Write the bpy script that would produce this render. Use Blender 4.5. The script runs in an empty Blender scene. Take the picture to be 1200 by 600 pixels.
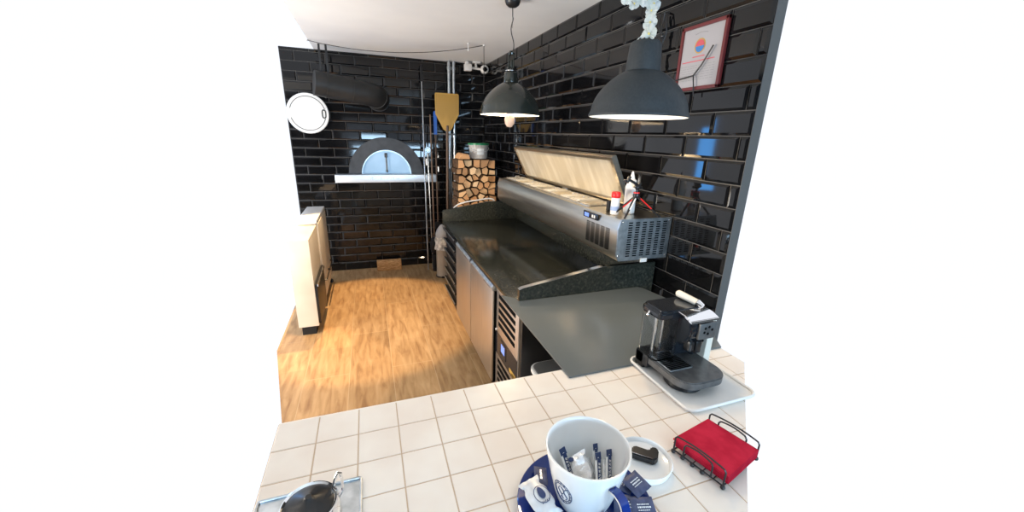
import bpy, bmesh, math, random
from mathutils import Vector, Matrix
PI = math.pi
random.seed(7)
SC = bpy.context.scene
COL = SC.collection

# ---------------------------------------------------------------- camera
CAM_H = 1.7023
YAW, PITCH, ROLL, FPX = .3552, .3007, .0309, 453.2
def camera():
    cy, sy, cp, sp = math.cos(YAW), math.sin(YAW), math.cos(PITCH), math.sin(PITCH)
    fwd = Vector((sy*cp, cy*cp, -sp)); right = Vector((cy, -sy, 0)); up = right.cross(fwd)
    r = math.cos(ROLL)*right + math.sin(ROLL)*up
    u = -math.sin(ROLL)*right + math.cos(ROLL)*up
    cd = bpy.data.cameras.new('camera'); co = bpy.data.objects.new('camera', cd); COL.objects.link(co)
    m = Matrix((r, u, -fwd)).transposed().to_4x4(); m.translation = (0, 0, CAM_H)
    co.matrix_world = m
    cd.sensor_width = 36; cd.lens = FPX/1200*36; cd.clip_start = .02
    SC.camera = co
camera()

# ---------------------------------------------------------------- world, lights, exposure
wd = bpy.data.worlds.new('world'); SC.world = wd; wd.use_nodes = True
bg = wd.node_tree.nodes['Background']; bg.inputs[0].default_value = (1.0, 1.04, 1.12, 1); bg.inputs[1].default_value = 1.0
SC.view_settings.view_transform = 'Standard'; SC.view_settings.look = 'None'
SC.view_settings.exposure = 0; SC.view_settings.gamma = 1; SC.view_settings.use_curve_mapping = False
def area(name, loc, target, sx, sy, power, col):
    l = bpy.data.lights.new(name, 'AREA'); l.shape = 'RECTANGLE'; l.size = sx; l.size_y = sy; l.energy = power; l.color = col
    o = bpy.data.objects.new(name, l); COL.objects.link(o); o.location = loc
    o.rotation_euler = (Vector(target)-Vector(loc)).to_track_quat('-Z', 'Y').to_euler(); return o
def spot(name, loc, target, power, col, ang, blend=.25, rad=.03):
    l = bpy.data.lights.new(name, 'SPOT'); l.energy = power; l.color = col; l.spot_size = math.radians(ang); l.spot_blend = blend; l.shadow_soft_size = rad
    o = bpy.data.objects.new(name, l); COL.objects.link(o); o.location = loc
    o.rotation_euler = (Vector(target)-Vector(loc)).to_track_quat('-Z', 'Y').to_euler(); return o
def bulb_light(name, loc, power, col, rad=.03):
    l = bpy.data.lights.new(name, 'SPOT'); l.energy = power; l.color = col; l.shadow_soft_size = rad; l.spot_size = math.radians(165); l.spot_blend = .3
    o = bpy.data.objects.new(name, l); COL.objects.link(o); o.location = loc; return o
area('window_daylight', (.9, -2.5, 1.15), (.6, 2.6, 2.5), 2.6, .5, 145, (.50, .75, 1))
area('added_ceiling_fill', (-2.8, 2.2, .9), (.3, 3.3, 2.53), 2.0, .5, 190, (1, .93, .84))  # unseen fill light added low on the left to brighten the ceiling
area('blue_doorway_daylight', (-2.15, 4.9, 1.5), (1.4, 1.5, 1.5), .22, 1.0, 9, (.05, .38, 1))
spot('spot_lamp_floor', (-.42, 3.9, 2.46), (-.14, 3.66, 0), 330, (1, .66, .33), 49, .22)
spot('spot_lamp_floor', (-.40, 3.2, 2.46), (-.72, 2.75, 0), 150, (1, .66, .33), 40, .3)
WARM = (1, .76, .48)

# ---------------------------------------------------------------- materials
def mat(name, col=(.5,.5,.5), rough=.5, metal=0, spec=.5, emit=None, es=0, alpha=None, trans=0, ior=1.45, coat=0):
    m = bpy.data.materials.new(name); m.use_nodes = True
    b = m.node_tree.nodes['Principled BSDF']
    b.inputs['Base Color'].default_value = (*col, 1); b.inputs['Roughness'].default_value = rough
    b.inputs['Metallic'].default_value = metal; b.inputs['Specular IOR Level'].default_value = spec
    b.inputs['IOR'].default_value = ior; b.inputs['Transmission Weight'].default_value = trans; b.inputs['Coat Weight'].default_value = coat
    if emit: b.inputs['Emission Color'].default_value = (*emit, 1); b.inputs['Emission Strength'].default_value = es
    return m
def nodes(m): return m.node_tree.nodes, m.node_tree.links, m.node_tree.nodes['Principled BSDF']
def noise_col(m, c1, c2, scale=8, detail=4, stretch=(1,1,1), lo=.35, hi=.65, bump=0, rough=None):
    N, L, b = nodes(m)
    tc = N.new('ShaderNodeTexCoord'); mp = N.new('ShaderNodeMapping'); mp.inputs['Scale'].default_value = stretch
    nz = N.new('ShaderNodeTexNoise'); nz.inputs['Scale'].default_value = scale; nz.inputs['Detail'].default_value = detail
    cr = N.new('ShaderNodeValToRGB'); cr.color_ramp.elements[0].position = lo; cr.color_ramp.elements[1].position = hi
    cr.color_ramp.elements[0].color = (*c1, 1); cr.color_ramp.elements[1].color = (*c2, 1)
    L.new(tc.outputs['Object'], mp.inputs[0]); L.new(mp.outputs[0], nz.inputs['Vector']); L.new(nz.outputs['Fac'], cr.inputs[0]); L.new(cr.outputs[0], b.inputs['Base Color'])
    if bump:
        bp = N.new('ShaderNodeBump'); bp.inputs['Strength'].default_value = bump; bp.inputs['Distance'].default_value = .01
        L.new(nz.outputs['Fac'], bp.inputs['Height']); L.new(bp.outputs[0], b.inputs['Normal'])
    if rough:
        mr = N.new('ShaderNodeMapRange'); mr.inputs['To Min'].default_value = rough[0]; mr.inputs['To Max'].default_value = rough[1]
        L.new(nz.outputs['Fac'], mr.inputs['Value']); L.new(mr.outputs[0], b.inputs['Roughness'])
    return m
M = {}
M['tile_black'] = noise_col(mat('glazed_black_tile', (.005,.005,.006), .05, spec=.5), (.003,.003,.0035), (.008,.008,.009), 3, 2, rough=(.03,.07))
M['grout_black'] = mat('dark_grout', (.11,.105,.10), .8, spec=.2)
M['ceiling'] = noise_col(mat('white_ceiling_paint', (.8,.79,.77), .9, spec=.1), (.76,.75,.74), (.84,.83,.81), 1.3, 3)
M['plain_wall'] = noise_col(mat('dark_plaster', (.10,.09,.085), .8, spec=.2), (.08,.075,.07), (.12,.11,.10), 2, 3)
M['tile_white'] = noise_col(mat('glazed_white_tile', (.8,.74,.66), .28, spec=.4), (.79,.71,.635), (.83,.77,.70), 9, 2)
M['grout_tan'] = mat('tan_grout', (.56,.43,.31), .85, spec=.2)
M['counter_body'] = mat('counter_body_white', (.6,.56,.5), .6)
M['steel'] = noise_col(mat('brushed_steel', (.6,.58,.54), .3, 1), (.50,.455,.38), (.56,.51,.43), 5, 3, (1,1,12), rough=(.26,.32))
M['steel_door'] = noise_col(mat('brushed_steel_door', (.5,.47,.43), .35, 1), (.56,.50,.44), (.64,.58,.51), 5, 3, (1,20,1), rough=(.34,.42))
M['pan_steel'] = mat('pan_steel', (.80,.76,.68), .25, .55)
M['steel_pol'] = mat('polished_steel', (.72,.72,.72), .12, 1)
M['steel_gal'] = noise_col(mat('galvanised_steel', (.55,.58,.6), .35, 1), (.42,.45,.47), (.62,.65,.67), 30, 3)
M['steel_sheet'] = noise_col(mat('grey_coated_sheet', (.09,.105,.10), .3, 0, spec=.6), (.115,.130,.132), (.13,.145,.148), 2, 1, (1,1,1), lo=.0, hi=1, rough=(.19,.21))
M['chrome'] = mat('chrome', (.85,.85,.86), .06, 1)
M['black_metal'] = mat('black_metal', (.015,.015,.016), .35, 0, spec=.5)
M['black_plastic'] = mat('black_plastic', (.012,.012,.013), .3)
M['black_matte'] = mat('matte_black', (.02,.02,.021), .7, spec=.3)
M['void'] = mat('dark_hole', (.003,.003,.003), .9, spec=.1)
M['duct'] = noise_col(mat('dark_flue_metal', (.035,.033,.032), .5, 0), (.014,.014,.014), (.026,.025,.024), 6, 3)
M['oven_ring'] = noise_col(mat('charcoal_cast_ring', (.045,.048,.055), .55), (.035,.038,.044), (.06,.064,.072), 9, 3)
M['oven_door'] = noise_col(mat('oven_door_steel', (.5,.56,.62), .4, .35), (.33,.46,.58), (.42,.55,.66), 4, 2)
M['lamp_gloss'] = mat('glossy_dark_green_enamel', (.022,.026,.022), .22, spec=.5, coat=.3)
M['lamp_matte'] = noise_col(mat('matte_charcoal_paint', (.02,.024,.027), .55), (.017,.022,.026), (.024,.030,.034), 120, 2)
M['lamp_in'] = mat('white_lamp_enamel', (.9,.88,.84), .5)
M['bulb'] = mat('lit_bulb', (1,.9,.75), .4, emit=(1,.85,.62), es=9)
M['bulb_dim'] = mat('frosted_bulb_glass', (.55,.40,.32), .25, emit=(1,.7,.5), es=.1)
M['cream'] = noise_col(mat('cream_plastic', (.42,.36,.29), .5), (.36,.31,.25), (.44,.38,.31), 4, 2)
M['white_plastic'] = mat('white_plastic', (.75,.73,.70), .35)
M['white_paint'] = noise_col(mat('cream_white_lacquer', (.72,.65,.54), .4), (.66,.59,.48), (.78,.71,.6), 3, 2)
M['bag'] = noise_col(mat('white_bag_film', (.75,.72,.66), .45), (.35,.33,.3), (.8,.77,.7), 26, 3, bump=.6)
M['green'] = mat('green_plastic', (.02,.22,.08), .35)
M['bucket'] = noise_col(mat('translucent_white_bucket', (.5,.45,.4), .4), (.42,.38,.34), (.55,.5,.45), 8, 2)
M['yellow'] = mat('brass_yellow_metal', (.52,.30,.06), .45, .0)
M['blue_plastic'] = mat('blue_plastic', (.01,.09,.42), .35)
M['pole_wood'] = mat('brown_pole', (.16,.10,.065), .5)
M['porcelain'] = mat('white_porcelain', (.82,.82,.81), .08, spec=.5, coat=.3)
M['blue_glaze'] = noise_col(mat('cobalt_blue_glaze', (.005,.02,.14), .07, coat=.4), (.004,.015,.10), (.008,.03,.19), 14, 2)
M['ink_blue'] = mat('dark_blue_ink', (.02,.04,.12), .4)
M['navy'] = noise_col(mat('navy_sachet_paper', (.04,.05,.11), .4), (.03,.04,.09), (.07,.08,.15), 60, 3, bump=.2)
M['foil'] = noise_col(mat('crinkled_foil', (.75,.76,.78), .26, .75), (.6,.62,.64), (.92,.92,.94), 45, 4, bump=.65)
M['wrapper_silver'] = noise_col(mat('silver_wrapper', (.7,.72,.74), .38, .3), (.62,.64,.66), (.78,.80,.82), 30, 2, bump=.2)
M['paper_white'] = mat('white_sachet_paper', (.78,.78,.76), .5)
M['print_white'] = mat('white_print', (.75,.75,.75), .6)
M['red'] = noise_col(mat('red_napkin_paper', (.5,.02,.05), .8, spec=.1), (.42,.012,.035), (.52,.02,.05), 30, 2)
M['red_plastic'] = mat('red_cap', (.7,.02,.02), .3)
M['wire_black'] = mat('black_wire', (.02,.018,.018), .4)
M['petal'] = noise_col(mat('white_petal', (.85,.86,.82), .6), (.78,.82,.78), (.9,.9,.88), 30, 2)
M['petal_yellow'] = mat('yellow_petal_centre', (.75,.62,.2), .6)
M['leaf'] = mat('dark_green_stem', (.03,.07,.03), .6)
M['frame_red'] = mat('dark_red_frame', (.14,.02,.02), .4)
M['paper'] = mat('certificate_paper', (.40,.38,.39), .4)
M['print_red'] = mat('red_print', (.6,.1,.12), .6)
M['print_blue'] = mat('blue_print', (.05,.2,.5), .6)
M['print_grey'] = mat('grey_print', (.3,.3,.3), .6)
M['print_black'] = mat('black_print', (.02,.02,.02), .6)
M['sign_white'] = mat('white_sign_face', (.8,.8,.79), .5)
M['glass'] = mat('clear_plastic', (.84,.86,.88), .06, trans=1, ior=1.25)
M['window_glass'] = mat('window_glass', (.8,.9,1), .02, trans=1, ior=1.02)
M['display'] = mat('lit_blue_display', (.02,.03,.1), .3, emit=(.25,.4,1), es=1.1)
M['display_dark'] = mat('display_housing', (.01,.012,.018), .2)
M['dark_board'] = mat('dark_grey_plastic', (.13,.13,.125), .4)
M['board'] = mat('melamine_grey', (.4,.4,.4), .5)
M['label_blue'] = mat('pale_blue_label', (.28,.36,.55), .5)
M['salt'] = mat('shaker_label', (.72,.70,.70), .3)
M['coffee_grey'] = noise_col(mat('machine_titanium_plastic', (.10,.10,.10), .35, .3), (.08,.08,.08), (.12,.12,.12), 40, 2)
M['machine_black'] = mat('machine_black_gloss', (.012,.014,.018), .15, coat=.3)
M['machine_cream'] = mat('machine_cream_side', (.72,.66,.56), .4)
M['food'] = noise_col(mat('food_in_pans', (.45,.38,.25), .7), (.3,.22,.12), (.62,.55,.42), 40, 3, bump=.5)

def mat_granite():
    m = mat('black_green_granite', (.03,.035,.03), .13, spec=.55); N, L, b = nodes(m)
    tc = N.new('ShaderNodeTexCoord'); v = N.new('ShaderNodeTexVoronoi'); v.inputs['Scale'].default_value = 160
    n = N.new('ShaderNodeTexNoise'); n.inputs['Scale'].default_value = 70; n.inputs['Detail'].default_value = 5
    cr = N.new('ShaderNodeValToRGB'); e = cr.color_ramp.elements
    e[0].position = .42; e[0].color = (.016,.018,.015,1); e[1].position = .75; e[1].color = (.085,.078,.058,1)
    x = e.new(.58); x.color = (.038,.038,.030,1)
    mx = N.new('ShaderNodeMix'); mx.data_type = 'RGBA'; mx.inputs[0].default_value = .35
    L.new(tc.outputs['Object'], v.inputs['Vector']); L.new(tc.outputs['Object'], n.inputs['Vector']); L.new(n.outputs['Fac'], cr.inputs[0])
    cr2 = N.new('ShaderNodeValToRGB'); cr2.color_ramp.elements[0].color = (.01,.012,.01,1); cr2.color_ramp.elements[1].color = (.06,.06,.045,1)
    L.new(v.outputs['Color'], cr2.inputs[0]); L.new(cr.outputs[0], mx.inputs[6]); L.new(cr2.outputs[0], mx.inputs[7]); L.new(mx.outputs[2], b.inputs['Base Color'])
    return m
M['granite'] = mat_granite()
def mat_floor():
    m = mat('wood_plank_floor', (.5,.3,.15), .42, spec=.35); N, L, b = nodes(m)
    tc = N.new('ShaderNodeTexCoord'); mp = N.new('ShaderNodeMapping'); mp.inputs['Rotation'].default_value = (0,0,PI/2); mp.inputs['Location'].default_value = (.3,.24,0)
    br = N.new('ShaderNodeTexBrick'); br.inputs['Scale'].default_value = 1; br.inputs['Brick Width'].default_value = 1.2; br.inputs['Row Height'].default_value = .3
    br.inputs['Mortar Size'].default_value = .0024; br.inputs['Mortar Smooth'].default_value = .2; br.offset = .5; br.inputs['Bias'].default_value = 0
    br.inputs['Color1'].default_value = (0,0,0,1); br.inputs['Color2'].default_value = (1,1,1,1); br.inputs['Mortar'].default_value = (.5,.5,.5,1)
    b2 = N.new('ShaderNodeTexBrick'); b2.inputs['Scale'].default_value = 1; b2.inputs['Brick Width'].default_value = .4; b2.inputs['Row Height'].default_value = .3
    b2.inputs['Mortar Size'].default_value = 0; b2.offset = .37; b2.inputs['Color1'].default_value = (0,0,0,1); b2.inputs['Color2'].default_value = (1,1,1,1)
    L.new(tc.outputs['Object'], mp.inputs[0]); L.new(mp.outputs[0], br.inputs['Vector']); L.new(mp.outputs[0], b2.inputs['Vector'])
    st = N.new('ShaderNodeMapping'); st.inputs['Scale'].default_value = (26,4,1)
    n1 = N.new('ShaderNodeTexNoise'); n1.inputs['Scale'].default_value = 1; n1.inputs['Detail'].default_value = 6; n1.inputs['Distortion'].default_value = .6
    L.new(tc.outputs['Object'], st.inputs[0]); L.new(st.outputs[0], n1.inputs['Vector'])
    s2 = N.new('ShaderNodeMapping'); s2.inputs['Scale'].default_value = (9,5,1)
    n2 = N.new('ShaderNodeTexNoise'); n2.inputs['Scale'].default_value = 1; n2.inputs['Detail'].default_value = 5
    L.new(tc.outputs['Object'], s2.inputs[0]); L.new(s2.outputs[0], n2.inputs['Vector'])
    cr = N.new('ShaderNodeValToRGB'); e = cr.color_ramp.elements
    e[0].position = .25; e[0].color = (.25,.135,.06,1); e[1].position = .75; e[1].color = (.50,.33,.175,1); e.new(.5).color = (.40,.25,.12,1)
    L.new(n1.outputs['Fac'], cr.inputs[0])
    mrk = N.new('ShaderNodeMapRange'); mrk.inputs['From Min'].default_value = .55; mrk.inputs['From Max'].default_value = .75; mrk.inputs['To Max'].default_value = .45
    L.new(n2.outputs['Fac'], mrk.inputs['Value'])
    m1 = N.new('ShaderNodeMix'); m1.data_type = 'RGBA'; m1.blend_type = 'MULTIPLY'; m1.inputs[7].default_value = (.62,.50,.38,1)
    L.new(mrk.outputs[0], m1.inputs[0]); L.new(cr.outputs[0], m1.inputs[6])
    ad = N.new('ShaderNodeMath'); ad.operation = 'MULTIPLY_ADD'; ad.inputs[1].default_value = .2; ad.inputs[2].default_value = .82
    L.new(b2.outputs['Color'], ad.inputs[0])
    ad2 = N.new('ShaderNodeMath'); ad2.operation = 'MULTIPLY_ADD'; ad2.inputs[1].default_value = .14; 
    L.new(br.outputs['Color'], ad2.inputs[0]); L.new(ad.outputs[0], ad2.inputs[2])
    m2 = N.new('ShaderNodeVectorMath'); m2.operation = 'SCALE'; L.new(m1.outputs[2], m2.inputs[0]); L.new(ad2.outputs[0], m2.inputs['Scale'])
    m3 = N.new('ShaderNodeMix'); m3.data_type = 'RGBA'; m3.inputs[7].default_value = (.47,.33,.19,1)
    L.new(br.outputs['Fac'], m3.inputs[0]); L.new(m2.outputs[0], m3.inputs[6]); L.new(m3.outputs[2], b.inputs['Base Color'])
    bp = N.new('ShaderNodeBump'); bp.inputs['Strength'].default_value = .15; bp.inputs['Distance'].default_value = .004
    L.new(n1.outputs['Fac'], bp.inputs['Height']); L.new(bp.outputs[0], b.inputs['Normal'])
    return m
M['floor'] = mat_floor()
def mat_wood_end(i, c):
    m = mat('split_wood_end_%d' % i, c, .8, spec=.15); N, L, b = nodes(m)
    tc = N.new('ShaderNodeTexCoord'); w = N.new('ShaderNodeTexWave'); w.wave_type = 'RINGS'; w.rings_direction = 'Y'
    w.inputs['Scale'].default_value = 22; w.inputs['Distortion'].default_value = 5; w.inputs['Detail'].default_value = 3
    cr = N.new('ShaderNodeValToRGB'); cr.color_ramp.elements[0].color = (*[v*.86 for v in c], 1); cr.color_ramp.elements[1].color = (*c, 1)
    L.new(tc.outputs['Object'], w.inputs['Vector']); L.new(w.outputs['Fac'], cr.inputs[0]); L.new(cr.outputs[0], b.inputs['Base Color'])
    return m
M['end0'] = mat_wood_end(0, (.85,.52,.27)); M['end1'] = mat_wood_end(1, (.74,.40,.19)); M['end2'] = mat_wood_end(2, (.50,.28,.14))
M['end3'] = mat_wood_end(3, (.90,.62,.36))
M['bark'] = noise_col(mat('bark', (.08,.05,.03), .9, spec=.1), (.05,.03,.02), (.15,.09,.05), 30, 4, bump=.8)
M['log_side'] = noise_col(mat('split_log_side', (.5,.28,.12), .8, spec=.1), (.34,.17,.07), (.62,.38,.18), 14, 4, (2,10,10), bump=.5)

# ---------------------------------------------------------------- mesh builder
class MB:
    def __init__(s): s.bm = bmesh.new(); s.mats = []
    def mi(s, m):
        if m is None: return 0
        if m not in s.mats: s.mats.append(m)
        return s.mats.index(m)
    def _paint(s, faces, m):
        i = s.mi(m)
        for f in faces: f.material_index = i
    def box(s, a, b, m=None, bev=0, seg=2, rot=None, piv=None):
        t = bmesh.new(); r = bmesh.ops.create_cube(t, size=1)
        for v in t.verts: v.co = Vector([(a[k]+b[k])/2 + v.co[k]*(b[k]-a[k]) for k in range(3)])
        if bev: bmesh.ops.bevel(t, geom=list(t.edges), offset=bev, segments=seg, affect='EDGES', profile=.6)
        if rot is not None:
            p = Vector(piv) if piv else (Vector(a)+Vector(b))/2
            for v in t.verts: v.co = rot @ (v.co-p) + p
        return s.merge(t, m)
    def merge(s, t, m=None):
        i = s.mi(m); mp = {}
        for v in t.verts: mp[v] = s.bm.verts.new(v.co)
        for f in t.faces:
            try:
                n = s.bm.faces.new([mp[v] for v in f.verts]); n.material_index = i; n.smooth = True
            except ValueError: pass
        t.free(); return s
    def tube(s, pts, r, m=None, seg=10, cap=True, flat=None):
        pts = [Vector(p) for p in pts]; n = len(pts); rr = r if isinstance(r, (list, tuple)) else [r]*n
        t = bmesh.new(); rings = []; prev = None
        for i, p in enumerate(pts):
            d = (pts[min(i+1, n-1)]-pts[max(i-1, 0)]).normalized()
            if prev is None:
                ref = Vector((0,0,1)) if abs(d.z) < .9 else Vector((1,0,0)); x = d.cross(ref).normalized()
            else: x = (prev - d*prev.dot(d)).normalized()
            prev = x; y = d.cross(x)
            fy = flat if flat else 1
            rings.append([t.verts.new(p + rr[i]*(math.cos(2*PI*k/seg)*x + fy*math.sin(2*PI*k/seg)*y)) for k in range(seg)])
        for a, b in zip(rings, rings[1:]):
            for k in range(seg): t.faces.new((a[k], a[(k+1)%seg], b[(k+1)%seg], b[k]))
        if cap: t.faces.new(list(reversed(rings[0]))); t.faces.new(rings[-1])
        return s.merge(t, m)
    def lathe(s, prof, c=(0,0,0), m=None, seg=32, axis='Z', sx=1, sy=1):
        t = bmesh.new(); rings = []
        for (r, z) in prof:
            ring = []
            if r < 1e-6: ring = [t.verts.new((0,0,z))]
            else: ring = [t.verts.new((r*math.cos(2*PI*k/seg)*sx, r*math.sin(2*PI*k/seg)*sy, z)) for k in range(seg)]
            rings.append(ring)
        for a, b in zip(rings, rings[1:]):
            if len(a) == 1 and len(b) == 1: continue
            for k in range(seg):
                if len(a) == 1: t.faces.new((a[0], b[(k+1)%seg], b[k]))
                elif len(b) == 1: t.faces.new((a[k], a[(k+1)%seg], b[0]))
                else: t.faces.new((a[k], a[(k+1)%seg], b[(k+1)%seg], b[k]))
        R = {'Z': Matrix.Identity(3), 'Y': Matrix.Rotation(-PI/2, 3, 'X'), '-Y': Matrix.Rotation(PI/2, 3, 'X'), 'X': Matrix.Rotation(PI/2, 3, 'Y'), '-X': Matrix.Rotation(-PI/2, 3, 'Y')}[axis] if isinstance(axis, str) else axis
        for v in t.verts: v.co = R @ v.co + Vector(c)
        bmesh.ops.recalc_face_normals(t, faces=t.faces)
        return s.merge(t, m)
    def prism(s, poly, d, m=None, bev=0, seg=2, off=(0,0,0)):
        # poly: list of 3D points in one plane; d: extrusion vector
        t = bmesh.new(); a = [t.verts.new(Vector(p)+Vector(off)) for p in poly]; f = t.faces.new(a)
        r = bmesh.ops.extrude_face_region(t, geom=[f])
        for v in [g for g in r['geom'] if isinstance(g, bmesh.types.BMVert)]: v.co += Vector(d)
        bmesh.ops.recalc_face_normals(t, faces=t.faces)
        if bev: bmesh.ops.bevel(t, geom=list(t.edges), offset=bev, segments=seg, affect='EDGES')
        return s.merge(t, m)
    def sphere(s, c, r, m=None, seg=16, sc=(1,1,1), rot=None):
        t = bmesh.new(); bmesh.ops.create_uvsphere(t, u_segments=seg, v_segments=max(6, seg//2), radius=r)
        for v in t.verts:
            q = Vector((v.co.x*sc[0], v.co.y*sc[1], v.co.z*sc[2])); v.co = (rot @ q if rot else q) + Vector(c)
        return s.merge(t, m)
    def build(s, name, m=None, parent=None, sharp=35, mod=None):
        off = Vector((0,0,0)); p = parent
        while p: off += p.location; p = p.parent
        me = bpy.data.meshes.new(name)
        if off.length > 0:
            for v in s.bm.verts: v.co -= off
        s.bm.normal_update(); s.bm.to_mesh(me); s.bm.free()
        ms = s.mats if s.mats and s.mats != [None] else []
        if m is not None and (not ms): ms = [m]
        ms = [x if x is not None else m for x in ms]
        for x in ms: me.materials.append(M[x] if isinstance(x, str) else x)
        for f in me.polygons: f.use_smooth = True
        me.set_sharp_from_angle(angle=math.radians(sharp))
        o = bpy.data.objects.new(name, me); COL.objects.link(o)
        if parent: o.parent = parent
        return o
def tag(o, label=None, cat=None, group=None, kind=None):
    if label: o['label'] = label
    if cat: o['category'] = cat
    if group: o['group'] = group
    if kind: o['kind'] = kind
    return o
def thing(name, loc, label, cat, group=None):
    o = bpy.data.objects.new(name, None); o.empty_display_size = .05; COL.objects.link(o); o.location = loc
    return tag(o, label, cat, group)
def rotz(a): return Matrix.Rotation(a, 3, 'Z')
def arc(c, r, a0, a1, n, plane='XZ'):
    o = []
    for i in range(n+1):
        a = a0+(a1-a0)*i/n; u, v = r*math.cos(a), r*math.sin(a)
        o.append({'XZ': (c[0]+u, c[1], c[2]+v), 'XY': (c[0]+u, c[1]+v, c[2]), 'YZ': (c[0], c[1]+u, c[2]+v)}[plane])
    return o
def rrect(x0, y0, x1, y1, r, z, n=6, rs=None):
    rs = rs or (r, r, r, r); pts = []
    for (cx, cy, a, q) in ((x1-rs[0], y1-rs[0], 0, rs[0]), (x0+rs[1], y1-rs[1], PI/2, rs[1]), (x0+rs[2], y0+rs[2], PI, rs[2]), (x1-rs[3], y0+rs[3], 1.5*PI, rs[3])):
        for i in range(n+1):
            t = a+PI/2*i/n; pts.append((cx+q*math.cos(t), cy+q*math.sin(t), z))
    return pts
ORD = ['first','second','third','fourth','fifth','sixth','seventh','eighth','ninth','tenth','eleventh','twelfth']

# ---------------------------------------------------------------- the room
W, D, H = 1.461, 5.107, 2.535
XL = -.80
def slab(name, a, b, m):
    mb = MB(); mb.box(a, b); o = mb.build(name, m); tag(o, kind='structure'); return o
fl = MB(); fl.prism([(-3.15,-2.75,-.1),(3.65,-2.75,-.1),(3.65,.4,-.1),(1.6,.4,-.1),(1.6,5.25,-.1),(-.80,5.25,-.1),(-.80,3.2,-.1),(-.55,2.0,-.1),(-.55,.6,-.1),(-3.15,.6,-.1)], (0,0,.1))
tag(fl.build('floor', 'floor'), kind='structure')
ce = MB(); ce.prism([(-3.1,-2.6,H),(3.65,-2.6,H),(3.65,.6,H),(1.6,.6,H),(1.6,5.25,H),(-.46,5.25,H),(-.46,2.3,H),(-3.1,2.3,H)], (0,0,.12))
tag(ce.build('ceiling', 'ceiling'), kind='structure')
slab('wall_side', (3.5,-2.6,0), (3.65,.2,H), 'plain_wall')
slab('wall_left', (-3.15,-2.6,0), (-3.0,3.6,H), 'plain_wall')

def tiled_wall(name, axis, u0, u1, z_lines, joints, back_a, back_b):
    """one mesh: wall slab, grout and bevelled tiles.  axis 'X': right wall (face at x=W, u=y), 'Y': back wall (face at y=D, u=x)"""
    mb = MB(); mb.box(back_a, back_b, 'grout_black')
    bev, dep, g = .011, .008, .0022
    rnd = random.Random(3 if axis == 'X' else 5)
    t = bmesh.new()
    for k, (z0, z1) in enumerate(zip(z_lines, z_lines[1:])):
        off = joints[k % 2]
        n0 = math.floor((u0-off)/.3)-1
        for n in range(n0, n0+40):
            a, b = max(off+n*.3, u0), min(off+(n+1)*.3, u1)
            if b-a < .02: continue
            a += g; b -= g; c0, c1 = z0+g, z1-g
            be = min(bev, (b-a)/3)
            tu, tz = rnd.uniform(-.0009,.0009), rnd.uniform(-.0006,.0006)
            def P(u, z, d): return (W-d, u, z) if axis == 'X' else (u, D-d, z)
            o = [t.verts.new(P(u, z, 0)) for u, z in ((a,c0),(b,c0),(b,c1),(a,c1))]
            su = (-1,1,1,-1); sz = (-1,-1,1,1)
            m_ = [t.verts.new(P(u, z, .002)) for u, z in ((a,c0),(b,c0),(b,c1),(a,c1))]
            i_ = [t.verts.new(P(u, z, dep+su[q]*tu+sz[q]*tz)) for q, (u, z) in enumerate(((a+be,c0+be),(b-be,c0+be),(b-be,c1-be),(a+be,c1-be)))]
            t.faces.new(i_)
            for q in range(4):
                r = (q+1) % 4
                t.faces.new((o[q], o[r], m_[r], m_[q])); t.faces.new((m_[q], m_[r], i_[r], i_[q]))
    bmesh.ops.recalc_face_normals(t, faces=t.faces)
    mb.merge(t, 'tile_black')
    o = mb.build(name, None, sharp=8); tag(o, kind='structure'); return o
zb = [.0]+[.004+.1*k for k in range(1, 26)]+[H]
zb = [0.0, .104]+[.204+.1*k for k in range(0, 24)]+[H]
tiled_wall('wall_back', 'Y', XL, W, zb, (.237-.3, .087), (XL, D, 0), (W+.05, D+.06, H))
zr = [2.428-.0998*k for k in range(24, -1, -1)]; zr = [0.0]+zr+[H]
tiled_wall('wall_right', 'X', 1.21, D-.008, zr, (2.607, 2.457), (W, 1.21, 0), (W+.05, D-.001, H))
# rear wall behind the camera with a window
mb = MB()
for a, b in (((-3.15,-2.75,0),(3.5,-2.6,.85)), ((-3.15,-2.75,2.05),(3.5,-2.6,H)), ((-3.15,-2.75,.85),(-.6,-2.6,2.05)), ((2.3,-2.75,.85),(3.5,-2.6,2.05))): mb.box(a, b)
tag(mb.build('wall_rear', 'plain_wall'), kind='structure')
w = bpy.data.objects.new('window_1', None); COL.objects.link(w); w.location = (.85,-2.68,.85); tag(w, kind='structure')
mb = MB()
for a, b in (((-.6,-2.72,.85),(-.54,-2.64,2.05)), ((2.24,-2.72,.85),(2.3,-2.64,2.05)), ((-.54,-2.72,.85),(2.24,-2.64,.91)), ((-.54,-2.72,1.99),(2.24,-2.64,2.05)), ((.82,-2.72,.91),(.88,-2.64,1.99))): mb.box(a, b)
mb.build('window_frame', 'white_plastic', w)
mb = MB(); mb.box((-.54,-2.685,.91),(2.24,-2.68,1.99)); mb.build('window_pane', 'window_glass', w)

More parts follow.
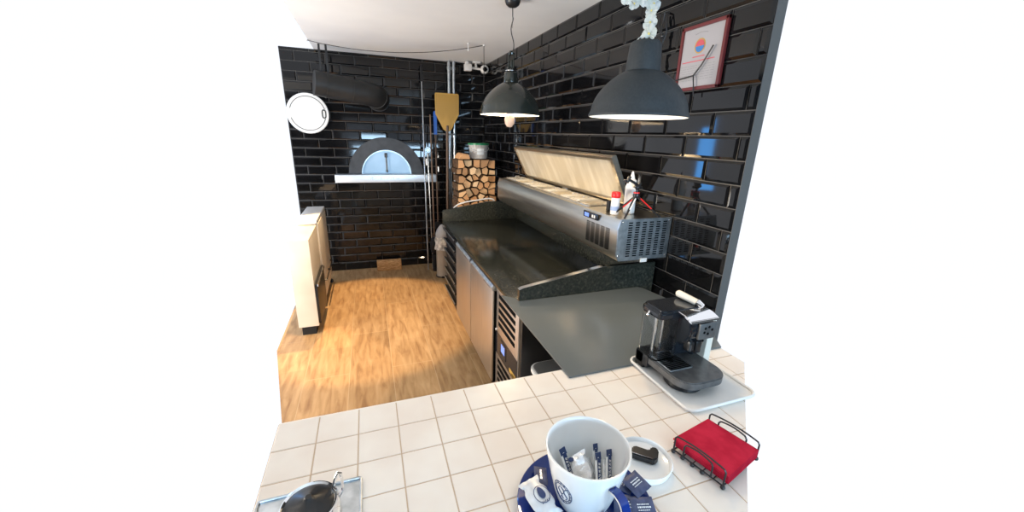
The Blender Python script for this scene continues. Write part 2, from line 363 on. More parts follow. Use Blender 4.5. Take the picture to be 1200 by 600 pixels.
# ---------------------------------------------------------------- prep counter
CT = .88
def prep_counter():
    XF = .675; Y0, Y1 = 1.675, 3.74
    t = thing('refrigerated_prep_table', (1.05, 2.7, 0), 'long stainless refrigerated prep table with dark granite top along the black tiled wall', 'prep table')
    mb = MB(); mb.box((XF+.02,Y0,.14),(1.44,Y1,.848), bev=.004); mb.build('carcass', 'steel_door', t)
    mb = MB(); mb.box((XF+.012,Y0-.012,.10),(1.44,Y0,.85)); mb.build('end_panel', 'black_metal', t)['label'] = 'dark end panel facing the tiled counter'
    for (x, y) in ((.76,1.75),(.76,3.66),(1.38,1.75),(1.38,3.66),(.76,2.7)):
        mb = MB(); mb.lathe([(0,0),(.028,0),(.028,.02),(.018,.03),(.018,.14),(0,.14)], (x,y,0), seg=16); mb.build('leg', 'black_plastic', t)
    mb = MB(); mb.box((.80,Y0+.02,.02),(.815,Y1-.02,.12)); mb.build('plinth_panel', 'black_metal', t)
    # granite
    mb = MB(); mb.box((.655,1.64,.85),(1.44,3.755,CT), bev=.003); mb.build('granite_top', 'granite', t)
    prof = [(.648,.845),(.648,.985),(.665,.992),(1.10,1.063),(1.13,1.066),(1.445,1.066),(1.445,.845)]
    mb = MB(); mb.prism([(x,1.625,z) for x, z in prof], (0,.028,0), bev=.002)
    u = mb.build('side_upstand', 'granite', t)
    mb = MB(); mb.tube([(.650,1.639,.989),(.665,1.639,.994),(1.10,1.639,1.065),(1.13,1.639,1.068),(1.44,1.639,1.068)], .0028, seg=8); 
    mb2 = MB(); mb2.prism([(.649,1.6255,.9855),(.665,1.6255,.9925),(1.10,1.6255,1.0635),(1.13,1.6255,1.0665),(1.13,1.6255,1.0685),(1.10,1.6255,1.0655),(.665,1.6255,.9945),(.647,1.6255,.9875)], (0,.027,0)); mb.bm.free()
    mb2.build('polished_edge', M['steel_pol'], u)
    mb = MB(); mb.prism([(x,3.727,z) for x, z in prof], (0,.028,0), bev=.002); mb.build('side_upstand', 'granite', t)
    mb = MB(); mb.box((1.415,1.654,.88),(1.445,3.726,1.066), bev=.002); mb.build('back_upstand', 'granite', t)
    # seven dough drawers at the far end
    n = 7; zz0, zz1 = .135, .835
    hgt = (zz1-zz0)/n
    for i in range(n):
        z0 = zz0+i*hgt; z1 = z0+hgt-.012
        mb = MB(); mb.box((XF,3.20,z0),(XF+.02,3.715,z1), bev=.002); d = mb.build('drawer', 'black_metal', t)
        mb = MB(); mb.prism([(XF,3.20,z1-.004),(XF-.024,3.20,z1+.006),(XF-.030,3.20,z1-.004),(XF-.026,3.20,z1-.016),(XF-.021,3.20,z1-.004),(XF,3.20,z1-.018)], (0,.515,0))
        mb.build('drawer_grip', 'black_metal', d)
        mb = MB(); mb.box((XF-.0305,3.202,z1-.002),(XF-.0235,3.713,z1+.0075), bev=.0015); mb.build('grip_edge', 'steel_gal', d)
    mb = MB(); mb.box((XF,3.155,.14),(XF+.02,3.192,.845)); mb.build('mullion', 'steel_door', t)
    # two doors
    for (a, b) in ((2.645,3.148),(2.078,2.632)):
        mb = MB(); mb.box((XF-.022,a,.165),(XF+.02,b,.80), bev=.006); d = mb.build('door', 'steel_door', t)
        mb = MB(); mb.prism([(XF-.022,a+.01,.800),(XF-.026,a+.01,.815),(XF-.014,a+.01,.832),(XF+.004,a+.01,.832),(XF+.010,a+.01,.80)], (0,b-a-.02,0), bev=.001); mb.build('door_handle', 'steel_gal', d)
        mb = MB(); mb.box((XF-.0235,a+.05,.802),(XF-.0215,a+.20,.812)); mb.build('handle_recess', 'void', d)
        mb = MB(); mb.box((XF-.012,a-.006,.16),(XF+.018,a-.001,.80)); mb.build('door_gasket', 'void', d)
        mb = MB(); mb.tube([(XF-.005,a+.03,.165),(XF-.005,a+.03,.14)], .008); mb.build('hinge', 'black_metal', d)
    mb = MB(); mb.lathe([(0,0),(.007,0),(.007,.006),(0,.008)], (XF,2.055,.555), axis='-X', seg=14); mb.build('lock', 'white_plastic', t)
    # machine compartment front
    mb = MB(); mb.box((XF,1.69,.14),(XF+.02,2.065,.845), bev=.003); p = mb.build('compressor_panel', 'steel_door', t)
    mb = MB(); mb.box((XF-.002,1.69,.40),(XF+.002,2.062,.545)); mb.build('control_panel', 'display_dark', p)
    mb = MB(); mb.box((XF-.005,1.865,.435),(XF-.001,1.965,.53), bev=.001); mb.build('display_housing', 'display_dark', p)
    mb = MB(); mb.box((XF-.0065,1.885,.462),(XF-.0045,1.945,.512)); mb.build('display', 'display', p)
    mb = MB(); mb.box((XF-.004,1.70,.41),(XF-.001,1.76,.43)); mb.box((XF-.004,1.70,.415),(XF-.001,1.80,.44)); mb.build('rating_plate', 'yellow', p)
    for k in range(5):
        for (zb_, nm) in ((.60,'v'),(.17,'v')):
            z = zb_+k*.045
            mb = MB(); mb.box((XF-.003,1.735,z),(XF+.003,2.015,z+.024), 'void', bev=.0012)
            mb.build('vent_slot', None, p)
prep_counter()

# ---------------------------------------------------------------- topping unit
def topping_unit():
    X0, X1, Y0, Y1, Z0, Z1 = 1.135, 1.452, 1.565, 3.50, 1.112, 1.325
    t = thing('topping_cooler', (1.3, 2.5, Z0), 'long stainless countertop topping cooler with open lid on the right wall above the granite', 'topping cooler')
    mb = MB(); th = .012
    mb.prism([(X0+.018,Y0,Z0),(X0,Y0,Z0+.03),(X0-.004,Y0,Z1-.05),(X0+.012,Y0,Z1),(X0+.05,Y0,Z1),(X0+.05,Y0,Z0)], (0,Y1-Y0,0), bev=.0015)
    mb.build('front_panel', 'steel', t)
    mb = MB(); mb.box((X0+.05,Y0+.012,Z0),(X1,Y1,Z0+.02)); mb.box((X1-.04,Y0+.012,Z0+.02),(X1,Y1,Z1)); mb.box((X0+.05,Y1-.03,Z0+.02),(X1-.04,Y1,Z1-.001)); mb.box((X0+.05,Y0+.012,Z1-.003),(X1-.04,1.93,Z1)); mb.box((X0+.05,1.92,Z0+.02),(X1-.04,1.93,Z1-.003))
    mb.build('cooler_body', 'steel', t)
    # end panel with slots
    mb = MB(); mb.prism([(X0+.018,Y0-.004,Z0),(X0,Y0-.004,Z0+.03),(X0-.004,Y0-.004,Z1-.05),(X0+.012,Y0-.004,Z1+.002),(X1,Y0-.004,Z1+.002),(X1,Y0-.004,Z0)], (0,.012,0), bev=.0012)
    e = mb.build('end_panel', 'steel_gal', t)
    mb = MB()
    for c in range(6):
        for r in range(15):
            x = X0+.055+c*.042; z = Z0+.022+r*.0122
            mb.box((x,Y0-.0052,z),(x+.024,Y0-.003,z+.0062), bev=.0005, seg=1)
    mb.build('vent_slots', 'void', e)
    mb = MB()
    for (x, z) in ((X0+.012,Z0+.03),(X0+.022,Z1-.012),(X1-.014,Z0+.014),(X1-.014,Z1-.012)): mb.lathe([(0,0),(.004,0),(.003,.002),(0,.0025)], (x,Y0-.004,z), axis='-Y', seg=10)
    e2 = mb.build('corner_screws', 'steel_pol', e); e2['kind'] = 'stuff'
    mb = MB(); mb.box((1.285,Y0-.007,Z0-.014),(1.325,Y0-.004,Z0+.006)); mb.build('paper_tag', 'white_plastic', e)
    # front vents and controls
    mb = MB()
    for c in range(5):
        for r in range(12):
            y = Y0+.065+c*.048; z = Z0+.045+r*.0095
            mb.box((X0-.006,y,z),(X0+.0005,y+.034,z+.0045))
    mb.build('front_vent_slots', 'void', t)
    mb = MB(); mb.box((X0-.009,1.75,Z1-.042),(X0+.0,1.895,Z1-.008), bev=.002); c = mb.build('controller', 'display_dark', t)
    mb = MB(); mb.box((X0-.0105,1.835,Z1-.036),(X0-.008,1.88,Z1-.016)); mb.build('display', 'display', c)
    for y in (1.77, 1.79): 
        mb = MB(); mb.box((X0-.0115,y,Z1-.034),(X0-.008,y+.012,Z1-.018), bev=.001); mb.build('button', 'white_plastic', c)
    # open lid leaning towards the kitchen
    hx, hz, tx, tz = 1.405, 1.345, 1.270, 1.612
    ya, yb = 1.87, 3.44
    dirv = Vector((tx-hx, 0, tz-hz)); L = dirv.length; u = dirv.normalized(); n = Vector((-u.z, 0, u.x)); n = n if n.x < 0 else -n
    def q(s_, y, d): v = Vector((hx,0,hz))+u*s_+n*d; return (v.x, y, v.z)
    t2 = MB(); t2.prism([q(0,ya,-.020),q(0,ya,.0),q(L,ya,.0),q(L,ya,-.020)], (0,yb-ya,0), bev=.003)
    lid = t2.build('lid', 'steel', t)
    mb = MB()
    for (s0, s1, y0, y1) in ((0,.022,ya,yb),(L-.022,L,ya,yb),(.022,L-.022,ya,ya+.03),(.022,L-.022,yb-.03,yb)):
        mb.prism([q(s0,y0,.001),q(s0,y0,.013),q(s1,y0,.013),q(s1,y0,.001)], (0,y1-y0,0), bev=.002)
    mb.build('lid_rim', 'steel', lid)
    mb = MB(); mb.prism([q(.02,ya+.028,.0005),q(.02,ya+.028,.003),q(L-.02,ya+.028,.003),q(L-.02,ya+.028,.0005)], (0,yb-ya-.056,0)); mb.build('lid_lining', mat_lid(), lid)
    for y in (ya+.12, yb-.12, (ya+yb)/2):
        mb = MB(); mb.box((1.395,y-.04,1.322),(1.425,y+.04,1.35), bev=.003); mb.build('hinge', 'steel_gal', t)
    # rim strip and pan rails
    mb = MB(); mb.box((X0+.046,1.93,Z1-.004),(X0+.062,Y1-.03,Z1+.004), bev=.001); mb.box((X1-.075,1.93,Z1-.004),(X1-.04,Y1-.03,Z1+.004), bev=.001); mb.build('pan_rim', 'steel', t)
    # wall brackets carrying it
    for y in (1.75, 2.5, 3.3):
        mb = MB(); mb.prism([(1.451,y,1.112),(1.16,y,1.112),(1.16,y,1.104),(1.43,y,1.072),(1.451,y,1.072)], (0,.02,0)); mb.build('bracket', 'black_metal', t)
def mat_lid():
    m = mat('smeared_lid_steel', (.6,.55,.45), .38, .35)
    N, L, b = nodes(m)
    tc = N.new('ShaderNodeTexCoord'); mp = N.new('ShaderNodeMapping'); mp.inputs['Rotation'].default_value = (.75,0,0); mp.inputs['Scale'].default_value = (1,5,1.1)
    n = N.new('ShaderNodeTexNoise'); n.inputs['Scale'].default_value = 2.6; n.inputs['Detail'].default_value = 4
    cr = N.new('ShaderNodeValToRGB'); cr.color_ramp.elements[0].position = .42; cr.color_ramp.elements[1].position = .68
    cr.color_ramp.elements[0].color = (.52,.45,.33,1); cr.color_ramp.elements[1].color = (.66,.60,.48,1)
    L.new(tc.outputs['Object'], mp.inputs[0]); L.new(mp.outputs[0], n.inputs['Vector']); L.new(n.outputs['Fac'], cr.inputs[0]); L.new(cr.outputs[0], b.inputs['Base Color'])
    mr = N.new('ShaderNodeMapRange'); mr.inputs['To Min'].default_value = .3; mr.inputs['To Max'].default_value = .5; L.new(n.outputs['Fac'], mr.inputs['Value']); L.new(mr.outputs[0], b.inputs['Roughness'])
    return m
topping_unit()
def pans():
    rnd = random.Random(4); y = 1.945; i = 0; X0, X1 = 1.200, 1.376; Z = 1.331
    kinds = ['open','lid','lid','open','lid','open','lid','lid','open','lid','lid']
    w = (3.462-1.945)/11
    for i, k in enumerate(kinds):
        y0, y1 = 1.945+i*w+.003, 1.945+(i+1)*w-.003
        t = thing('food_pan', ((X0+X1)/2, (y0+y1)/2, 1.25), '%s steel food pan from the camera end of the topping cooler, %s' % (ORD[i], 'its lid on' if k == 'lid' else 'open'), 'food pan', 'steel food pans in the topping cooler')
        mb = MB()
        mb.box((X0,y0,Z-.003),(X1,y0+.006,Z)); mb.box((X0,y1-.006,Z-.003),(X1,y1,Z)); mb.box((X0,y0,Z-.003),(X0+.006,y1,Z)); mb.box((X1-.006,y0,Z-.003),(X1,y1,Z))
        mb.box((X0+.006,y0+.006,Z-.075),(X1-.006,y0+.008,Z)); mb.box((X0+.006,y1-.008,Z-.075),(X1-.006,y1-.006,Z)); mb.box((X0+.006,y0+.006,Z-.075),(X0+.008,y1-.006,Z)); mb.box((X1-.008,y0+.006,Z-.075),(X1-.006,y1-.006,Z)); mb.box((X0+.006,y0+.006,Z-.079),(X1-.006,y1-.006,Z-.075))
        mb.build('pan', 'pan_steel', t)
        if k == 'lid':
            mb = MB(); mb.box((X0+.004,y0+.004,Z),(X1-.004,y1-.004,Z+.004), bev=.0015); mb.box((X0+.02,y0+.02,Z+.004),(X1-.02,y1-.02,Z+.008), bev=.003)
            l = mb.build('pan_lid', 'pan_steel', t)
            mb = MB(); xm = (X0+X1)/2; ym = (y0+y1)/2
            mb.tube([(xm-.02,ym,Z+.008),(xm-.018,ym,Z+.02),(xm+.018,ym,Z+.02),(xm+.02,ym,Z+.008)], .003, seg=8); mb.build('lid_handle', 'steel_pol', l)
        else:
            mb = MB(); mb.box((X0+.009,y0+.009,Z-.07),(X1-.009,y1-.009,Z-(.05 if i == 5 else .02)), bev=.004); mb.build('food', 'void' if i == 5 else 'food', t)
pans()

# ---------------------------------------------------------------- tiled bar counter
CZ = .925; PT = .1037
def bar_counter():
    t = thing('tiled_bar_counter', (.4,.75,0), 'bar counter topped with square white tiles and tan grout in the foreground', 'counter')
    y1 = 1.037; y0 = y1-PT*6; xl = -.078-2*PT
    out = [(xl,y0),(.72,y0),(1.26,.88),(1.26,y1),(xl,y1)]
    mb = MB(); mb.prism([(x,y,CZ-.06) for x, y in out], (0,0,.0585), 'grout_tan'); 
    tb = bmesh.new(); g, be = .0015, .0014
    rnd = random.Random(2)
    for i in range(-2, 14):
        for j in range(6):
            a, b = -.078+PT*i+g, -.078+PT*(i+1)-g; c, d = y1-PT*(j+1)+g, y1-PT*j-g
            if j == 0: d = y1
            lo = [tb.verts.new((x,y,CZ-.006)) for x, y in ((a,c),(b,c),(b,d),(a,d))]
            md = [tb.verts.new((x,y,CZ-.0012)) for x, y in ((a,c),(b,c),(b,d),(a,d))]
            up = [tb.verts.new((x,y,CZ)) for x, y in ((a+be,c+be),(b-be,c+be),(b-be,d-be),(a+be,d-be))]
            tb.faces.new(up)
            for q in range(4):
                r = (q+1) % 4; tb.faces.new((lo[q],lo[r],md[r],md[q])); tb.faces.new((md[q],md[r],up[r],up[q]))
    bmesh.ops.recalc_face_normals(tb, faces=tb.faces)
    def cut(p, n): bmesh.ops.bisect_plane(tb, geom=list(tb.verts)+list(tb.edges)+list(tb.faces), plane_co=p, plane_no=n, clear_outer=True)
    cut((1.26,0,0), (1,0,0)); cut((.72,y0,0), Vector((.88-y0,-(1.26-.72),0)).normalized())
    mb.merge(tb, 'tile_white')
    mb.build('tiled_top', None, t, sharp=20)
    mb = MB(); mb.box((xl,y1-.001,CZ-.06),(1.26,y1+.006,CZ-.001), bev=.002); mb.build('edge_trim', 'tile_white', t)
    mb = MB(); mb.prism([(x,y,0) for x, y in ((xl+.03,y0+.12),(.66,y0+.12),(1.18,.90),(1.18,y1-.06),(xl+.03,y1-.06))], (0,0,CZ-.06)); mb.build('counter_body', 'counter_body', t)
bar_counter()

# grey sheet bridging bar counter and granite
mb = MB(); mb.prism([(.586,.985,CZ+.001),(1.26,.985,CZ+.001),(1.36,1.16,CZ+.001),(1.395,1.40,CZ+.001),(1.36,1.60,CZ+.001),(1.34,1.621,CZ+.001),(.644,1.621,CZ+.001),(.640,1.66,CZ+.001),(.584,1.715,CZ+.001)], (0,0,.006), bev=.0012)
tag(mb.build('metal_sheet', 'steel_sheet'), 'smooth grey sheet bridging the gap between tiled bar counter and granite prep table', 'sheet')

# ---------------------------------------------------------------- pendant lamps
def shell(mb, outer, th, m_out, m_in, c, seg=64):
    inner = [(max(r-th, .0005), z-(th*.6 if i else 0)) for i, (r, z) in enumerate(outer)]
    mb.lathe(outer, c, m_out, seg); mb.lathe([(outer[0][0], outer[0][1]), (inner[0][0], inner[0][1])], c, m_in, seg); mb.lathe(inner, c, m_in, seg)
def pendant_small():
    cx, cy, z = .934, 2.647, 1.838
    t = thing('pendant_lamp', (cx,cy,z), 'smaller glossy dark dome pendant lamp hanging on a chain from the white ceiling', 'lamp', 'dome pendant lamps')
    R = .203; Hh = .192
    prof = [(R,0),(R+.002,.006),(R-.001,.012)]+[(.045+(R-.049)*math.cos(a)**1.7, .012+Hh*math.sin(a)) for a in [PI/2*i/16 for i in range(1, 16)]]+[(.045,Hh+.012)]
    mb = MB(); shell(mb, prof, .003, 'lamp_gloss', 'lamp_in', (cx,cy,z)); mb.build('lamp_shade', None, t, sharp=60)
    mb = MB(); mb.lathe([(.03,0),(.047,.0),(.05,.01),(.046,.04),(.044,.062),(.038,.069),(.02,.072),(0,.072)], (cx,cy,z+Hh+.008), seg=32); mb.build('socket_housing', 'lamp_gloss', t)
    mb = MB(); mb.lathe([(0,0),(.040,0),(.040,.004),(0,.004)], (cx,cy,z+Hh+.080), seg=24); mb.build('collar', 'steel_pol', t)
    mb = MB()
    for a in range(4):
        an = a*PI/2+.4; x, y = cx+.022*math.cos(an), cy+.022*math.sin(an)
        mb.tube([(x,y,z+Hh+.095),(x,y,z+Hh+.17),(cx+.008*math.cos(an),cy+.008*math.sin(an),z+Hh+.19)], .005, seg=8)
    mb.lathe([(0,0),(.016,0),(.018,.03),(.012,.05),(0,.05)], (cx,cy,z+Hh+.10), seg=16)
    mb.lathe([(0,0),(.02,0),(.022,.01),(.012,.022),(0,.022)], (cx,cy,z+Hh+.18), seg=16)
    mb.build('hanger_cage', 'lamp_gloss', t)
    pts = []; ztop = H-.04; zb_ = z+Hh+.2
    for i in range(25):
        f = i/24; k = math.sin(f*PI*3.2)*(.008 if f < .75 else .002)+(.012*(1-f)**3)
        pts.append((cx+k, cy, zb_+(ztop-zb_)*f))
    mb = MB(); mb.tube(pts, .0032, seg=8); mb.build('cord', 'wire_black', t)
    mb = MB(); zz = H-.10; mb.tube([(cx+.001,cy,H-.05),(cx+.001,cy,H-.17)], .002, 'steel_pol', seg=6); mb.build('ceiling_hook', None, t)
    mb = MB(); mb.lathe([(0,-.055),(.025,-.052),(.042,-.04),(.05,-.02),(.05,-.006),(.046,0),(0,0)], (cx,cy,H-.001), seg=32); mb.build('canopy', 'black_metal', t)
    mb = MB(); mb.lathe([(0,-.10),(.018,-.095),(.032,-.075),(.036,-.05),(.03,-.02),(.018,.005),(.014,.03),(0,.03)], (cx,cy,z+.02), seg=24); mb.build('bulb', 'bulb_dim', t)
    mb = MB(); mb.lathe([(0,-.03),(.02,-.025),(.03,0),(.022,.025),(.014,.05),(0,.05)], (cx,cy,z+.115), seg=20); mb.build('upper_bulb', 'bulb', t)
    bulb_light('pendant_light_small', (cx,cy,z+.05), 46, WARM, .03)
pendant_small()
def pendant_big():
    cx, cy, z = .968, 1.298, 1.783
    t = thing('pendant_lamp', (cx,cy,z), 'large matte charcoal dome pendant lamp hanging nearest the camera', 'lamp', 'dome pendant lamps')
    R = .180; Hh = .150
    prof = [(R,0),(R+.003,.004),(R+.001,.009)]+[(.060+(R-.064)*math.cos(a)**1.7, .009+Hh*math.sin(a)) for a in [PI/2*i/18 for i in range(1, 18)]]+[(.060,Hh+.009)]
    mb = MB(); shell(mb, prof, .003, 'lamp_matte', 'lamp_in', (cx,cy,z)); mb.build('lamp_shade', None, t, sharp=60)
    mb = MB(); mb.lathe([(.052,0),(.0625,.0),(.061,.02),(.055,.086),(.050,.095),(.040,.100),(0,.100)], (cx,cy,z+Hh+.008), seg=40); mb.build('socket_housing', 'lamp_matte', t)
    mb = MB()
    for a in range(7):
        an = -.3-a*.42; mb.lathe([(0,0),(.0035,0),(.0035,.004),(0,.005)], (cx+.038*math.cos(an),cy+.038*math.sin(an),z+Hh+.107), seg=8)
    mb.build('vent_rivets', 'black_metal', t)
    mb = MB(); mb.tube([(cx+.012,cy+.0,z+Hh+.10),(cx+.014,cy+.0,H-.02)], .006, seg=8); mb.build('cord', 'wire_black', t)
    mb = MB(); mb.lathe([(0,-.055),(.025,-.052),(.042,-.04),(.05,-.02),(.05,0),(0,0)], (cx+.014,cy,H-.001), seg=24); mb.build('canopy', 'black_metal', t)
    mb = MB(); mb.lathe([(0,-.04),(.03,-.03),(.045,0),(.035,.035),(.018,.06),(0,.06)], (cx,cy,z+.072), seg=24); mb.build('bulb', 'bulb', t)
    bulb_light('pendant_light_big', (cx,cy,z+.03), 15, WARM, .04)
pendant_big()
# orchid spray wound on the lamp cord
def orchid():
    t = thing('orchid_spray', (.86,1.14,2.15), 'spray of white artificial orchids hanging from the cord of the large charcoal lamp', 'flowers')
    rnd = random.Random(9)
    def fl(c, r, tilt):
        mb = MB(); R = Matrix.Rotation(tilt[0], 3, 'X') @ Matrix.Rotation(tilt[1], 3, 'Z')
        for k in range(5):
            a = 2*PI*k/5+rnd.random()*.2; rr = r*(1 if k % 2 else .85)
            tb = bmesh.new(); n = 8; cen = tb.verts.new((0,0,0)); ring = []
            for i in range(n+1):
                b = -.62+1.24*i/n; q = rr*(1-.30*abs(b)**2)
                ring.append(tb.verts.new((q*math.cos(a+b*1.05), -.18*rr*math.cos(b*2)+rnd.uniform(-.1,.1)*rr, q*math.sin(a+b*1.05))))
            mid = [tb.verts.new((v.co.x*.6, v.co.y*.5-.10*rr, v.co.z*.6)) for v in ring]
            for i in range(n): tb.faces.new((ring[i],ring[i+1],mid[i+1],mid[i])); tb.faces.new((mid[i],mid[i+1],cen))
            gm = bmesh.ops.solidify(tb, geom=list(tb.faces), thickness=.0012)
            for v in tb.verts: v.co = R @ v.co + Vector(c)
            mb.merge(tb, 'petal')
        mb.sphere(Vector(c)+R @ Vector((0,-.006,0)), r*.13, 'petal_yellow', 8)
        mb.build('flower', None, t, sharp=70)
    camd = math.atan2(.86, 1.14)
    pts = [(.846,1.17,2.075,.027),(.858,1.16,2.105,.026),(.864,1.17,2.145,.022),(.856,1.16,2.175,.020),(.866,1.17,2.20,.024),(.872,1.17,2.235,.024),(.85,1.16,2.225,.022),(.828,1.16,2.205,.020),(.838,1.17,2.235,.024),(.806,1.16,2.205,.020),(.787,1.16,2.22,.021),(.79,1.17,2.19,.017),(.76,1.17,2.205,.018),(.768,1.16,2.235,.022),(.745,1.16,2.255,.02),(.81,1.17,2.245,.022),(.88,1.17,2.27,.024),(.845,1.17,2.27,.026),(.775,1.17,2.27,.024)]
    for (x, y, z, r) in pts: fl((x+.100,y+.110,z-.050), r*1.25, (rnd.uniform(-.5,.4), rnd.uniform(-1.1,.0)))
    mb = MB(); mb.tube([(.949,1.29,2.040),(.962,1.285,2.08),(.968,1.285,2.16),(.975,1.29,2.3),(.978,1.296,2.4)], .003, seg=6); mb.tube([(.968,1.285,2.16),(.92,1.28,2.175),(.86,1.28,2.175)], .0025, seg=6); mb.build('stem', 'leaf', t)
orchid()

# ---------------------------------------------------------------- oven in the back wall
def oven():
    t = thing('pizza_oven', (.20,D-.02,1.2), 'arched pizza oven mouth with charcoal surround and pale steel door in the back wall', 'oven')
    cx, z0 = .212, 1.205; yf = D-.03
    def half(r0, r1, y, d, n=36, sz=1.0):
        o = [(cx+r1*math.cos(PI*i/n), y, z0+sz*r1*math.sin(PI*i/n)) for i in range(n+1)]
        i_ = [(cx+r0*math.cos(PI*(n-i)/n), y, z0+sz*r0*math.sin(PI*(n-i)/n)) for i in range(n+1)]
        tb = bmesh.new()
        va = [tb.verts.new(p) for p in o]; vb = [tb.verts.new(p) for p in reversed(i_)]
        wa = [tb.verts.new((p[0],p[1]+d,p[2])) for p in o]; wb = [tb.verts.new((p[0],p[1]+d,p[2])) for p in reversed(i_)]
        for k in range(n):
            tb.faces.new((va[k],va[k+1],vb[k+1],vb[k])); tb.faces.new((wa[k+1],wa[k],wb[k],wb[k+1]))
            tb.faces.new((va[k],wa[k],wa[k+1],va[k+1])); tb.faces.new((vb[k+1],wb[k+1],wb[k],vb[k]))
        tb.faces.new((va[0],vb[0],wb[0],wa[0])); tb.faces.new((va[n],wa[n],wb[n],vb[n]))
        bmesh.ops.recalc_face_normals(tb, faces=tb.faces); return tb
    mb = MB(); mb.merge(half(.292,.435,yf-.035,.09)); mb.build('arch_surround', 'oven_ring', t)
    n = 36; mb = MB(); mb.prism([(cx+.292*math.cos(PI*i/n), yf+.005, z0+.96*.292*math.sin(PI*i/n)) for i in range(n+1)], (0,.02,0)); dr = mb.build('oven_door', 'oven_door', t)
    mb = MB(); mb.merge(half(.280,.291,yf-.008,.013)); mb.build('door_rim', 'steel_gal', dr)
    mb = MB(); mb.tube([(cx+.0,yf-.03,1.235),(cx+.0,yf-.03,1.44)], .008, seg=8); mb.box((cx-.018,yf-.036,1.41),(cx+.014,yf+.006,1.46), bev=.004); mb.box((cx-.012,yf-.034,1.235),(cx+.012,yf+.006,1.26), bev=.003); mb.build('door_handle', 'black_metal', dr)
    mb = MB(); mb.box((-.372,D-.17,1.125),(.790,D-.008,1.213), bev=.003); s = mb.build('steel_shelf', M['shelf_steel'], t)
    mb = MB(); rnd = random.Random(6); y = D-.1712   # faint engraved ornament and illegible lettering
    for i in range(60):
        x = .0+rnd.random()*.34; z = 1.172+rnd.uniform(-.018,.022)*(1 if x < .09 else .55)
        mb.box((x,y,z),(x+rnd.uniform(.004,.014),y+.0012,z+rnd.uniform(.0015,.004)))
    mb.build('engraving', 'print_grey', s)
M['shelf_steel'] = mat('pale_shelf_steel', (.72,.78,.84), .35, .55)
oven()

# ---------------------------------------------------------------- flue duct, sign
def duct():
    t = thing('flue_duct', (-.1,4.7,2.1), 'thick black round flue pipe running from the back wall towards the left', 'duct')
    R_ = .122
    path = [Vector(p) for p in ((.165,5.095,2.060),(.165,4.99,2.068),(.150,4.93,2.078),(.105,4.885,2.090),(.03,4.86,2.102),(-.10,4.83,2.118),(-.30,4.78,2.143),(-.46,4.74,2.163))]
    mb = MB(); mb.tube(path, R_, seg=44); mb.build('pipe', 'duct', t, sharp=60)
    mb = MB(); mb.lathe([(R_-.001,0),(R_+.006,0),(R_+.008,-.004),(R_+.006,-.008),(R_-.001,-.009)], (.165,5.097,2.060), seg=44, axis='Y'); mb.build('wall_collar', 'duct', t)
    for p, q_ in ((path[2], path[3]-path[1]), (path[5], path[6]-path[4]), (path[6]+(path[7]-path[6])*.3, path[7]-path[6])):
        q = q_.normalized().to_track_quat('Z', 'Y').to_matrix()
        mb = MB(); mb.lathe([(R_-.001,-.006),(R_+.005,-.005),(R_+.005,.005),(R_-.001,.006)], p, seg=44, axis=q); mb.build('seam_ring', 'duct', t)
    mb = MB(); p = path[6]+(path[7]-path[6])*.3
    for s_ in (-.035,.03): mb.box((p.x+s_-.01,p.y-.006,p.z+R_-.006),(p.x+s_+.01,p.y+.006,H-.001))
    mb.build('ceiling_strap', 'black_metal', t)
duct()
def round_sign():
    c = (-.585,5.06,1.875); R = .212
    t = thing('round_sign', c, 'round white wall sign with thin black ring and letter O at the left edge', 'sign')
    mb = MB(); mb.lathe([(0,-.012),(R-.004,-.012),(R,-.008),(R,.035),(0,.035)], c, seg=64, axis=Matrix.Rotation(-PI/2, 3, 'X')); mb.build('sign_disc', 'sign_white', t)
    y = c[1]-.0125
    for (a0, a1) in ((.28,PI-.28),(-PI+.28,-.28)):
        mb = MB(); mb.tube(arc((c[0],y,c[2]), R-.034, a0, a1, 40), .0035, seg=6); mb.build('ring_line', 'print_black', t)
    mb = MB(); n = 28; pts = []
    for i in range(n+1):
        a = 2*PI*i/n; pts.append((c[0]+.162+.018*math.copysign(abs(math.cos(a))**.7, math.cos(a)), y, c[2]+.042*math.copysign(abs(math.sin(a))**.75, math.sin(a))+.0))
    mb.tube(pts, .0065, seg=6, cap=False); mb.build('letter_O', 'print_black', t)
round_sign()

